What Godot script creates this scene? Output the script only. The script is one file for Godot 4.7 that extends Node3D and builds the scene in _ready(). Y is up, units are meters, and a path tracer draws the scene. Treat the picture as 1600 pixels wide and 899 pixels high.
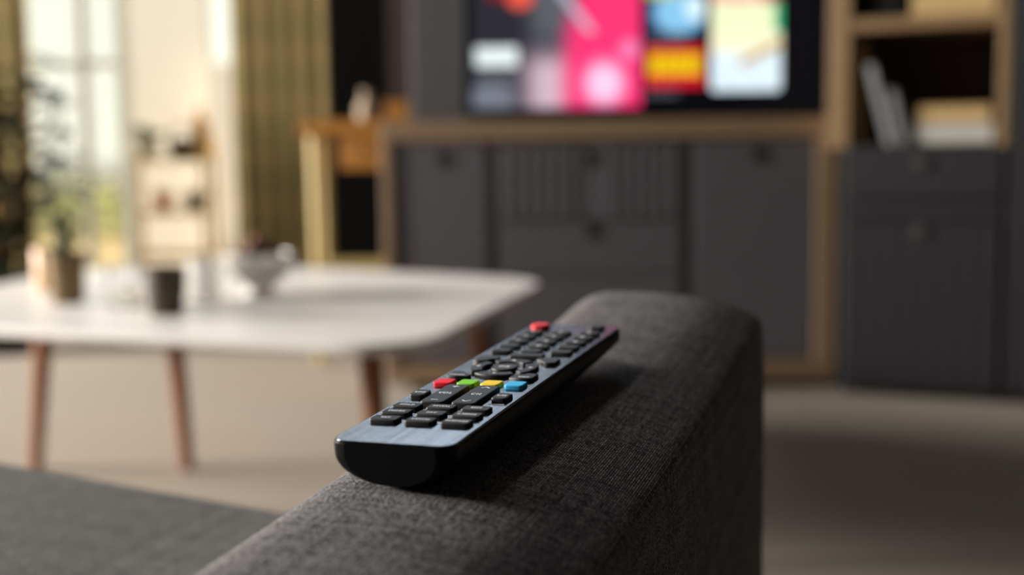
extends Node3D

# ---------------------------------------------------------------- helpers: naming
var taken := {}
var rng := RandomNumberGenerator.new()
var mats := {}

func numbered(called: String) -> String:
	if not taken.has(called):
		taken[called] = 0
		return called
	taken[called] += 1
	return "%s_%03d" % [called, taken[called]]

func tag(o: Node, label: String, category: String = "", group: String = "") -> void:
	o.set_meta("label", label)
	if category != "":
		o.set_meta("category", category)
	if group != "":
		o.set_meta("group", group)

func thing(called: String, label: String, category: String, at := Vector3.ZERO, turn := Basis.IDENTITY, group := "") -> Node3D:
	var o := Node3D.new()
	o.name = numbered(called)
	add_child(o)
	o.transform = Transform3D(turn, at)
	tag(o, label, category, group)
	return o

func obj(called: String, mesh: Mesh, m: Material, parent: Node = null, at := Vector3.ZERO, turn := Basis.IDENTITY) -> MeshInstance3D:
	var o := MeshInstance3D.new()
	o.mesh = mesh
	o.material_override = m
	o.cast_shadow = GeometryInstance3D.SHADOW_CASTING_SETTING_ON
	if parent == null:
		o.name = numbered(called)
		add_child(o)
	else:
		o.name = called
		parent.add_child(o, true)
	o.transform = Transform3D(turn, at)
	return o

func struct(called: String, mesh: Mesh, m: Material, at := Vector3.ZERO, label := "", parent: Node = null) -> MeshInstance3D:
	var o := obj(called, mesh, m, parent, at)
	if parent == null:
		o.set_meta("kind", "structure")
		if label != "":
			o.set_meta("label", label)
	return o

func struct_node(called: String, at := Vector3.ZERO, label := "") -> Node3D:
	var o := Node3D.new()
	o.name = numbered(called)
	add_child(o)
	o.position = at
	o.set_meta("kind", "structure")
	if label != "":
		o.set_meta("label", label)
	return o

# ---------------------------------------------------------------- helpers: materials
func mat(called: String, c: Color, rough := 0.6, metal := 0.0, spec := 0.5) -> StandardMaterial3D:
	if mats.has(called):
		return mats[called]
	var m := StandardMaterial3D.new()
	m.resource_name = called
	m.albedo_color = c
	m.roughness = rough
	m.metallic = metal
	m.metallic_specular = spec
	mats[called] = m
	return m

func noise_tex(freq: float, seed_: int, lo: Color, hi: Color, size := 256, octaves := 4) -> NoiseTexture2D:
	var n := FastNoiseLite.new()
	n.seed = seed_
	n.frequency = freq
	n.fractal_octaves = octaves
	var t := NoiseTexture2D.new()
	t.width = size
	t.height = size
	t.seamless = true
	t.noise = n
	var g := Gradient.new()
	g.set_color(0, lo)
	g.set_color(1, hi)
	t.color_ramp = g
	return t

func speckled(called: String, a: Color, b: Color, freq: float, scale: float, rough: float, seed_: int, bump := 0.0, stretch := Vector3.ONE, spec := 0.5) -> StandardMaterial3D:
	if mats.has(called):
		return mats[called]
	var m := mat(called, Color.WHITE, rough, 0.0, spec)
	m.albedo_texture = noise_tex(freq, seed_, a, b)
	m.uv1_triplanar = true
	m.uv1_scale = Vector3(scale, scale, scale) * stretch
	if bump > 0.0:
		m.heightmap_enabled = true
		m.heightmap_texture = noise_tex(freq, seed_ + 7, Color.BLACK, Color.WHITE)
		m.heightmap_scale = bump
	return m

# ---------------------------------------------------------------- helpers: meshes
class MB:
	var st := SurfaceTool.new()
	func _init() -> void:
		st.begin(Mesh.PRIMITIVE_TRIANGLES)
	func v(p: Vector3, n: Vector3, uv: Vector2) -> void:
		st.set_normal(n)
		st.set_uv(uv)
		st.add_vertex(p)
	func tri(a: Vector3, b: Vector3, c: Vector3, na: Vector3, nb: Vector3, nc: Vector3, ua := Vector2.ZERO, ub := Vector2.ZERO, uc := Vector2.ZERO) -> void:
		var g := (b - a).cross(c - a)
		if g.length_squared() < 1e-24:
			return
		if g.dot(na + nb + nc) > 0.0:
			v(a, na, ua); v(c, nc, uc); v(b, nb, ub)
		else:
			v(a, na, ua); v(b, nb, ub); v(c, nc, uc)
	func quad(a: Vector3, b: Vector3, c: Vector3, d: Vector3, na: Vector3, nb: Vector3, nc: Vector3, nd: Vector3, ua := Vector2.ZERO, ub := Vector2.ZERO, uc := Vector2.ZERO, ud := Vector2.ZERO) -> void:
		tri(a, b, c, na, nb, nc, ua, ub, uc)
		tri(a, c, d, na, nc, nd, ua, uc, ud)
	func done() -> ArrayMesh:
		return st.commit()

func add_rbox(mb: MB, size: Vector3, r: float, at := Vector3.ZERO, turn := Basis.IDENTITY, fine := false) -> void:
	var h := size * 0.5
	r = minf(r, minf(h.x, minf(h.y, h.z)) * 0.98)
	var axes := [[0, 1, 2], [1, 2, 0], [2, 0, 1]]
	for ax in axes:
		var i: int = ax[0]
		var j: int = ax[1]
		var k: int = ax[2]
		var cj: Array = [-h[j], -h[j] + r, h[j] - r, h[j]]
		var ck: Array = [-h[k], -h[k] + r, h[k] - r, h[k]]
		if fine:
			cj = [-h[j], -h[j] + r * 0.45, -h[j] + r, h[j] - r, h[j] - r * 0.45, h[j]]
			ck = [-h[k], -h[k] + r * 0.45, -h[k] + r, h[k] - r, h[k] - r * 0.45, h[k]]
		for s in [-1.0, 1.0]:
			var P := []
			for a in cj.size():
				var row := []
				for b in ck.size():
					var p := Vector3.ZERO
					p[i] = s * h[i]
					p[j] = cj[a]
					p[k] = ck[b]
					var inner := Vector3(clampf(p.x, -h.x + r, h.x - r), clampf(p.y, -h.y + r, h.y - r), clampf(p.z, -h.z + r, h.z - r))
					var n := (p - inner).normalized()
					var q := inner + n * r
					row.append([at + turn * q, turn * n, Vector2(q[j], q[k])])
				P.append(row)
			for a in cj.size() - 1:
				for b in ck.size() - 1:
					var A = P[a][b]
					var B = P[a + 1][b]
					var C = P[a + 1][b + 1]
					var D = P[a][b + 1]
					mb.quad(A[0], B[0], C[0], D[0], A[1], B[1], C[1], D[1], A[2], B[2], C[2], D[2])

func rbox(x: float, y: float, z: float, r := 0.002, fine := false) -> ArrayMesh:
	var mb := MB.new()
	add_rbox(mb, Vector3(x, y, z), r, Vector3.ZERO, Basis.IDENTITY, fine)
	return mb.done()

func roundrect(w: float, d: float, r: float, seg := 5, at := Vector2.ZERO) -> PackedVector2Array:
	var out := PackedVector2Array()
	for c in 4:
		var cx := (w * 0.5 - r) * (1.0 if c == 0 or c == 3 else -1.0)
		var cy := (d * 0.5 - r) * (1.0 if c < 2 else -1.0)
		for i in seg + 1:
			var a := (c + float(i) / seg) * PI / 2.0
			out.append(at + Vector2(cx + r * cos(a), cy + r * sin(a)))
	return out

func poly_normals(p: PackedVector2Array) -> PackedVector2Array:
	var area := 0.0
	var n := p.size()
	for i in n:
		area += p[i].cross(p[(i + 1) % n])
	var s := signf(area)
	var out := PackedVector2Array()
	for i in n:
		var a := (p[i] - p[(i + n - 1) % n]).normalized()
		var b := (p[(i + 1) % n] - p[i]).normalized()
		var t := (a + b).normalized()
		out.append(Vector2(t.y, -t.x) * s)
	return out

# an outline in (x, z) pulled up from y0 by h, its upper (and lower) rim bevelled
func add_prism(mb: MB, p: PackedVector2Array, h: float, bev: float, y0 := 0.0, low_bev := 0.0) -> void:
	var n := p.size()
	var N := poly_normals(p)
	var levels := [[y0, low_bev], [y0 + low_bev, 0.0], [y0 + h - bev, 0.0], [y0 + h - bev * 0.3, bev * 0.3], [y0 + h, bev]]
	if low_bev == 0.0:
		levels.remove_at(0)
	for l in levels.size() - 1:
		var ya: float = levels[l][0]
		var yb: float = levels[l + 1][0]
		var ia: float = levels[l][1]
		var ib: float = levels[l + 1][1]
		var slope := atan2(ib - ia, yb - ya)
		for i in n:
			var j := (i + 1) % n
			var na := Vector3(N[i].x * cos(slope), sin(slope), N[i].y * cos(slope))
			var nb := Vector3(N[j].x * cos(slope), sin(slope), N[j].y * cos(slope))
			var A := p[i] - N[i] * ia
			var B := p[j] - N[j] * ia
			var C := p[j] - N[j] * ib
			var D := p[i] - N[i] * ib
			mb.quad(Vector3(A.x, ya, A.y), Vector3(B.x, ya, B.y), Vector3(C.x, yb, C.y), Vector3(D.x, yb, D.y), na, nb, nb, na, A, B, C, D)
	var top := PackedVector2Array()
	var bot := PackedVector2Array()
	for i in n:
		top.append(p[i] - N[i] * bev)
		bot.append(p[i] - N[i] * low_bev)
	var ids := Geometry2D.triangulate_polygon(top)
	for k in range(0, ids.size(), 3):
		var a := top[ids[k]]
		var b := top[ids[k + 1]]
		var c := top[ids[k + 2]]
		mb.tri(Vector3(a.x, y0 + h, a.y), Vector3(b.x, y0 + h, b.y), Vector3(c.x, y0 + h, c.y), Vector3.UP, Vector3.UP, Vector3.UP, a, b, c)
		a = bot[ids[k]]
		b = bot[ids[k + 1]]
		c = bot[ids[k + 2]]
		mb.tri(Vector3(a.x, y0, a.y), Vector3(b.x, y0, b.y), Vector3(c.x, y0, c.y), Vector3.DOWN, Vector3.DOWN, Vector3.DOWN, a, b, c)

func prism(p: PackedVector2Array, h: float, bev: float, y0 := 0.0, low_bev := 0.0) -> ArrayMesh:
	var mb := MB.new()
	add_prism(mb, p, h, bev, y0, low_bev)
	return mb.done()

func add_lathe(mb: MB, prof: Array, seg := 32, at := Vector3.ZERO, turn := Basis.IDENTITY) -> void:
	var m := prof.size() - 1
	var fn := []
	for i in m:
		var d: Vector2 = (prof[i + 1] - prof[i]).normalized()
		fn.append(Vector2(d.y, -d.x))
	for i in m:
		var n0: Vector2 = fn[i]
		var n1: Vector2 = fn[i]
		if i > 0 and fn[i].dot(fn[i - 1]) > 0.6:
			n0 = (fn[i] + fn[i - 1]).normalized()
		if i < m - 1 and fn[i].dot(fn[i + 1]) > 0.6:
			n1 = (fn[i] + fn[i + 1]).normalized()
		var a: Vector2 = prof[i]
		var b: Vector2 = prof[i + 1]
		for s in seg:
			var t0 := TAU * s / seg
			var t1 := TAU * (s + 1) / seg
			var e0 := Vector3(cos(t0), 0, sin(t0))
			var e1 := Vector3(cos(t1), 0, sin(t1))
			var u0 := float(s) / seg
			var u1 := float(s + 1) / seg
			mb.quad(at + turn * (e0 * a.x + Vector3.UP * a.y), at + turn * (e1 * a.x + Vector3.UP * a.y), at + turn * (e1 * b.x + Vector3.UP * b.y), at + turn * (e0 * b.x + Vector3.UP * b.y),
				turn * (e0 * n0.x + Vector3.UP * n0.y), turn * (e1 * n0.x + Vector3.UP * n0.y), turn * (e1 * n1.x + Vector3.UP * n1.y), turn * (e0 * n1.x + Vector3.UP * n1.y),
				Vector2(u0, a.y), Vector2(u1, a.y), Vector2(u1, b.y), Vector2(u0, b.y))

func lathe(prof: Array, seg := 32) -> ArrayMesh:
	var mb := MB.new()
	add_lathe(mb, prof, seg)
	return mb.done()

# rings of equal length joined by quads; normals from the neighbours, so that the skin is smooth
func add_loft(mb: MB, rings: Array, closed := true, cap0 := true, cap1 := true, uvs: Array = []) -> void:
	var R := rings.size()
	var n: int = rings[0].size()
	var mid := []
	for r in R:
		var c := Vector3.ZERO
		for p in rings[r]:
			c += p
		mid.append(c / n)
	var N := []
	var agree := 0.0
	for r in R:
		var row := []
		for i in n:
			var a: Vector3 = rings[maxi(r - 1, 0)][i]
			var b: Vector3 = rings[mini(r + 1, R - 1)][i]
			var i0 := (i + n - 1) % n if closed else maxi(i - 1, 0)
			var i1 := (i + 1) % n if closed else mini(i + 1, n - 1)
			var nn: Vector3 = (b - a).cross(rings[r][i1] - rings[r][i0]).normalized()
			agree += nn.dot((rings[r][i] - mid[r]).normalized())
			row.append(nn)
		N.append(row)
	var s := 1.0 if agree >= 0.0 else -1.0
	var last := n if closed else n - 1
	for r in R - 1:
		for i in last:
			var j := (i + 1) % n
			var u := [Vector2.ZERO, Vector2.ZERO, Vector2.ZERO, Vector2.ZERO]
			if uvs.size():
				u = [uvs[r][i], uvs[r][i + 1], uvs[r + 1][i + 1], uvs[r + 1][i]]
			mb.quad(rings[r][i], rings[r][j], rings[r + 1][j], rings[r + 1][i], N[r][i] * s, N[r][j] * s, N[r + 1][j] * s, N[r + 1][i] * s, u[0], u[1], u[2], u[3])
	for e in 2:
		if (e == 0 and not cap0) or (e == 1 and not cap1):
			continue
		var r := 0 if e == 0 else R - 1
		var other := 1 if e == 0 else R - 2
		var away: Vector3 = (mid[r] - mid[other]).normalized()
		for i in last:
			var j := (i + 1) % n
			mb.tri(mid[r], rings[r][i], rings[r][j], away, away, away, Vector2.ZERO, Vector2(rings[r][i].x + rings[r][i].z, rings[r][i].y), Vector2(rings[r][j].x + rings[r][j].z, rings[r][j].y))

func tube_rings(path: Array, radii: Array, seg := 10) -> Array:
	var rings := []
	var up := Vector3(0.123, 0.31, 0.94).normalized()
	for i in path.size():
		var d: Vector3 = (path[mini(i + 1, path.size() - 1)] - path[maxi(i - 1, 0)]).normalized()
		var x := d.cross(up).normalized()
		var y := d.cross(x).normalized()
		var ring := PackedVector3Array()
		for s in seg:
			var a := TAU * s / seg
			ring.append(path[i] + (x * cos(a) + y * sin(a)) * radii[i])
		rings.append(ring)
	return rings

func tube(path: Array, radii: Array, seg := 10) -> ArrayMesh:
	var mb := MB.new()
	add_loft(mb, tube_rings(path, radii, seg))
	return mb.done()

# a leaf lying along -z from its base, folded along its midrib and drooping at its tip
func leaf_mesh(length: float, width: float, droop: float, fold: float) -> ArrayMesh:
	var mb := MB.new()
	var steps := 6
	var rows := []
	for i in steps + 1:
		var t := float(i) / steps
		var w := width * 0.5 * pow(sin(PI * clampf(t * 0.93 + 0.05, 0.0, 1.0)), 0.8)
		if i == steps:
			w = width * 0.01
		var y := -droop * t * t
		rows.append([Vector3(-w, y + w * fold, -length * t), Vector3(0, y, -length * t), Vector3(w, y + w * fold, -length * t)])
	for i in steps:
		for k in 2:
			var a: Vector3 = rows[i][k]
			var b: Vector3 = rows[i][k + 1]
			var c: Vector3 = rows[i + 1][k + 1]
			var d: Vector3 = rows[i + 1][k]
			var n := (b - a).cross(d - a).normalized()
			if n.y < 0:
				n = -n
			var th := Vector3(0, -0.0006, 0)
			mb.quad(a, b, c, d, n, n, n, n)
			mb.quad(a + th, b + th, c + th, d + th, -n, -n, -n, -n)
	return mb.done()

# raised print of a given height of capitals, lying in its own x-y plane
func text_mesh(word: String, cap: float) -> ArrayMesh:
	var t := TextMesh.new()
	var f := SystemFont.new()
	f.font_names = PackedStringArray(["Droid Sans"])
	f.font_weight = 700
	t.font = f
	t.text = word
	t.font_size = 64
	t.pixel_size = 0.01
	t.curve_step = 2.0
	var k := cap / (0.72 * 0.64)
	t.depth = 0.00006 / k
	var st := SurfaceTool.new()
	st.append_from(t, 0, Transform3D(Basis.from_scale(Vector3(k, k, k)), Vector3.ZERO))
	return st.commit()

# ---------------------------------------------------------------- the scene
func _ready() -> void:
	rng.seed = 20417
	# camera
	var cam := Camera3D.new()
	cam.name = "camera"
	add_child(cam)
	var roll := 0.012
	var pitch := atan((449.5 - 252.0) / 1900.0)
	var level := Basis(Vector3(cos(roll), -sin(roll), 0), Vector3(sin(roll), cos(roll), 0), Vector3(0, 0, 1))
	cam.transform = Transform3D(Basis(Vector3.RIGHT, -pitch) * level, Vector3(0, 0.72, 0))
	var lens := CameraAttributesPhysical.new()
	lens.frustum_focal_length = 24.0 / (899.0 / 1900.0)
	lens.frustum_focus_distance = 0.482
	lens.frustum_near = 0.02
	lens.frustum_far = 120.0
	lens.exposure_aperture = lens.frustum_focal_length / 9.7
	cam.attributes = lens
	cam.near = 0.02
	cam.far = 120.0
	cam.current = true

	# sky and daylight
	var env := Environment.new()
	env.background_mode = Environment.BG_SKY
	var sky := Sky.new()
	var sm := ProceduralSkyMaterial.new()
	sm.sky_top_color = Color(0.92, 0.94, 0.90)
	sm.sky_horizon_color = Color(0.985, 0.985, 0.90)
	sm.ground_horizon_color = Color(0.85, 0.84, 0.74)
	sm.ground_bottom_color = Color(0.5, 0.48, 0.4)
	sm.sky_energy_multiplier = 1.12
	sm.ground_energy_multiplier = 0.9
	sm.sun_angle_max = 0.0
	sky.sky_material = sm
	env.sky = sky
	env.tonemap_mode = Environment.TONE_MAPPER_LINEAR
	env.tonemap_exposure = 1.0
	env.sdfgi_enabled = true
	env.ssao_enabled = true
	env.ssil_enabled = true
	var we := WorldEnvironment.new()
	we.name = "world_environment"
	we.environment = env
	add_child(we)

	var sun := DirectionalLight3D.new()
	sun.name = "sun"
	sun.light_color = Color(1.0, 0.96, 0.89)
	sun.light_energy = 2.05
	sun.light_angular_distance = 2.0
	sun.shadow_enabled = true
	add_child(sun)
	sun.look_at_from_position(Vector3.ZERO, Vector3(0.72, -0.60, -0.34), Vector3.UP)

	# light from the left, set at two unseen windows in the left wall
	var key := AreaLight3D.new()
	key.name = "unseen_window_light"
	key.area_size = Vector2(1.3, 1.25)
	key.area_normalize_energy = false
	key.light_color = Color(1.0, 0.98, 0.95)
	key.light_energy = 75.0
	key.shadow_enabled = true
	add_child(key, true)
	key.look_at_from_position(Vector3(-7.55, 2.34, -2.2), Vector3(0, 1.50, -2.2), Vector3.UP)
	var far_day := AreaLight3D.new()
	far_day.name = "unseen_window_light"
	far_day.area_size = Vector2(1.3, 1.25)
	far_day.area_normalize_energy = false
	far_day.light_color = Color(1.0, 0.98, 0.95)
	far_day.light_energy = 60.0
	far_day.shadow_enabled = true
	add_child(far_day, true)
	far_day.look_at_from_position(Vector3(-7.55, 2.34, -4.3), Vector3(0, 1.50, -4.0), Vector3.UP)

	make_materials()
	build_room()
	build_outdoors()
	build_sofa()
	build_unseen_floor_lamp()
	build_table()
	build_cabinet()
	build_tv()
	build_unseen_wall_lamp()
	build_wall_unit()
	build_side_table()
	build_remote()
	build_table_things()
	build_plants()

func make_materials() -> void:
	speckled("carpet", Color(0.55, 0.51, 0.47), Color(0.62, 0.58, 0.535), 0.05, 6.0, 0.95, 3, 0.2, Vector3.ONE, 0.2)
	speckled("darkened_plaster", Color(0.13, 0.12, 0.11), Color(0.15, 0.14, 0.13), 0.02, 2.0, 0.9, 5, 0.05, Vector3.ONE, 0.3)  # walls out of view, kept dark to cut bounced light
	speckled("darkened_ceiling", Color(0.26, 0.26, 0.255), Color(0.28, 0.28, 0.275), 0.02, 2.0, 0.9, 6, 0.0, Vector3.ONE, 0.3)  # unseen ceiling, darkened to cut bounced light
	speckled("grey_panel", Color(0.305, 0.30, 0.31), Color(0.325, 0.32, 0.33), 0.02, 3.0, 0.5, 8, 0.0, Vector3.ONE, 0.4)
	speckled("grey_front", Color(0.335, 0.325, 0.345), Color(0.35, 0.34, 0.36), 0.02, 3.0, 0.5, 9, 0.0, Vector3.ONE, 0.4)
	speckled("charcoal_front", Color(0.112, 0.110, 0.118), Color(0.124, 0.122, 0.130), 0.02, 3.0, 0.5, 10, 0.0, Vector3.ONE, 0.4)
	speckled("unit_oak_up", Color(0.39, 0.30, 0.19), Color(0.48, 0.375, 0.25), 0.03, 3.0, 0.55, 23, 0.02, Vector3(6, 0.6, 6))
	speckled("unit_oak_across", Color(0.39, 0.30, 0.19), Color(0.48, 0.375, 0.25), 0.03, 3.0, 0.55, 24, 0.02, Vector3(0.6, 6, 6))
	mat("dark_gap", Color(0.20, 0.20, 0.21), 0.7)
	mat("knob", Color(0.15, 0.15, 0.16), 0.5)
	mat("dark_knob", Color(0.07, 0.07, 0.075), 0.7)
	mat("grey_knob", Color(0.17, 0.17, 0.18), 0.7)
	speckled("oak", Color(0.46, 0.37, 0.285), Color(0.58, 0.48, 0.37), 0.03, 3.0, 0.55, 11, 0.02, Vector3(6, 6, 0.6))
	speckled("oak_up", Color(0.46, 0.37, 0.285), Color(0.58, 0.48, 0.37), 0.03, 3.0, 0.55, 12, 0.02, Vector3(6, 0.6, 6))
	speckled("oak_across", Color(0.46, 0.37, 0.285), Color(0.58, 0.48, 0.37), 0.03, 3.0, 0.55, 13, 0.02, Vector3(0.6, 6, 6))
	speckled("walnut_back", Color(0.17, 0.09, 0.055), Color(0.22, 0.12, 0.07), 0.03, 3.0, 0.6, 14, 0.0, Vector3(6, 6, 0.6))
	speckled("beech_leg", Color(0.46, 0.275, 0.15), Color(0.55, 0.335, 0.19), 0.03, 4.0, 0.5, 15, 0.0, Vector3(6, 0.5, 6))
	speckled("honey_wood", Color(0.56, 0.37, 0.13), Color(0.63, 0.43, 0.17), 0.03, 4.0, 0.5, 16, 0.0, Vector3(0.5, 5, 5))
	speckled("pale_wood", Color(0.60, 0.52, 0.32), Color(0.66, 0.58, 0.37), 0.03, 4.0, 0.5, 17, 0.0, Vector3(5, 0.5, 5))
	speckled("white_laminate", Color(0.90, 0.885, 0.865), Color(0.92, 0.905, 0.885), 0.02, 2.0, 0.32, 18, 0.0, Vector3.ONE, 0.5)
	mat("black_plastic", Color(0.045, 0.045, 0.05), 0.4, 0.0, 0.25)
	mat("rubber", Color(0.085, 0.083, 0.085), 0.55, 0.0, 0.5)
	mat("print", Color(0.88, 0.88, 0.89), 0.6)
	mat("door_black", Color(0.045, 0.04, 0.035), 0.7, 0.0, 0.3)
	speckled("door_wood", Color(0.13, 0.05, 0.015), Color(0.16, 0.065, 0.02), 0.03, 3.0, 0.7, 21, 0.0, Vector3(6, 0.6, 6))
	mat("window_white", Color(0.97, 0.96, 0.88), 0.5)
	speckled("cream_wall", Color(0.93, 0.90, 0.86), Color(0.95, 0.92, 0.88), 0.02, 1.5, 0.9, 22, 0.05)
	var glass := mat("pane_glass", Color(1, 1, 1, 0.06), 0.02)
	glass.transparency = BaseMaterial3D.TRANSPARENCY_ALPHA
	var tumbler := mat("tumbler_glass", Color(1, 1, 1, 0.02), 0.02)
	tumbler.refraction_enabled = true
	tumbler.refraction_scale = 0.05
	weave_materials()
	plaid_material()
	brushed_material()

# cloth of single threads, over and under in turn, each thread a little lighter or thicker than the next
func weave_materials() -> void:
	var cell := 8
	var count := 256
	var levels := 12
	var stamps := []
	for par in 2:
		var row := []
		for l in levels:
			var im := Image.create(cell, cell, false, Image.FORMAT_L8)
			for y in cell:
				for x in cell:
					var across := float(x) / cell - 0.4375
					var along := float(y) / cell - 0.4375
					if par == 1:
						var k := across
						across = along
						along = k
					var hgt := sqrt(maxf(0.0, 1.0 - pow(across * 2.15, 2))) * (0.55 + 0.45 * cos(along * PI * 1.05))
					var lev := 0.30 + 0.70 * float(l) / (levels - 1)
					var vv := (0.06 + 0.94 * pow(hgt, 1.2)) * lev  # shade of the gaps between threads painted in from thread height
					im.set_pixel(x, y, Color(vv, vv, vv))
			row.append(im)
		stamps.append(row)
	var side := cell * count
	var img := Image.create(side, side, false, Image.FORMAT_L8)
	var warp := []
	var weft := []
	for i in count:
		warp.append(rng.randf_range(0.40, 0.75) + (0.2 if rng.randf() < 0.06 else 0.0))
		weft.append(rng.randf_range(0.40, 0.75) + (0.2 if rng.randf() < 0.06 else 0.0))
	var slub := FastNoiseLite.new()
	slub.seed = 4
	slub.frequency = 0.06
	for r in count:
		for c in count:
			var par := (r + c) % 2
			var base: float = warp[c] if par == 0 else weft[r]
			var along_n := slub.get_noise_2d(c * 6.0, r * 0.5) if par == 0 else slub.get_noise_2d(c * 0.5 + 900.0, r * 6.0)
			var l := clampi(int((base + along_n * 0.35 + rng.randf_range(-0.30, 0.30)) * levels), 0, levels - 1)
			img.blit_rect(stamps[par][l], Rect2i(0, 0, cell, cell), Vector2i(c * cell, r * cell))
	var tex := ImageTexture.create_from_image(img)
	var m := mat("sofa_weave", Color(0.92, 0.90, 0.905), 0.95, 0.0, 0.25)
	m.albedo_texture = tex
	m.uv1_scale = Vector3(1, 1, 1) / 0.25
	m.heightmap_enabled = true
	m.heightmap_texture = tex
	m.heightmap_scale = 0.06
	var s := mat("seat_weave", Color(0.84, 0.82, 0.81), 0.95, 0.0, 0.25)
	s.albedo_texture = tex
	s.uv1_triplanar = true
	s.uv1_scale = Vector3(1, 1, 1) / 0.25

func plaid_material() -> void:
	var img := Image.create(256, 256, false, Image.FORMAT_RGB8)
	var a := Color(0.455, 0.39, 0.26)
	var b := Color(0.39, 0.36, 0.235)
	var c := Color(0.49, 0.405, 0.27)
	for y in 256:
		for x in 256:
			var sx := smoothstep(0.52, 0.58, absf(fposmod(x / 128.0, 1.0) - 0.5) + 0.3) * 0.5
			var sy := smoothstep(0.52, 0.58, absf(fposmod(y / 128.0, 1.0) - 0.5) + 0.3) * 0.5
			var col := a.lerp(b, sx + sy)
			if fposmod(x, 64.0) < 6.0 or fposmod(y, 64.0) < 6.0:
				col = col.lerp(c, 0.5)
			img.set_pixel(x, y, col)
	var m := mat("plaid_cloth", Color.WHITE, 0.95, 0.0, 0.2)
	m.albedo_texture = ImageTexture.create_from_image(img)
	m.uv1_scale = Vector3(1, 1, 1) / 0.42

# fine scratches along the remote's length, their sparkle painted into the albedo too
func brushed_material() -> void:
	var w := 512
	var h := 128
	var img := Image.create(w, h, false, Image.FORMAT_L8)
	var cols := []
	for x in w:
		cols.append(rng.randf())
	var n := FastNoiseLite.new()
	n.seed = 12
	n.frequency = 0.02
	for x in w:
		for y in h:
			var vv: float = clampf(0.52 + (cols[x] - 0.5) * 0.95 + n.get_noise_2d(x * 14.0, y * 1.2) * 0.2, 0.0, 1.0)
			img.set_pixel(x, y, Color(vv, vv, vv))
	var tex := ImageTexture.create_from_image(img)
	var m := mat("brushed_face", Color(0.46, 0.48, 0.52), 0.2, 0.9, 0.5)
	m.albedo_texture = tex
	m.heightmap_enabled = true
	m.heightmap_texture = tex
	m.heightmap_scale = 0.0018
	m.uv1_scale = Vector3(1.0 / 0.0495, 1.0 / 0.2, 1)

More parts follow.
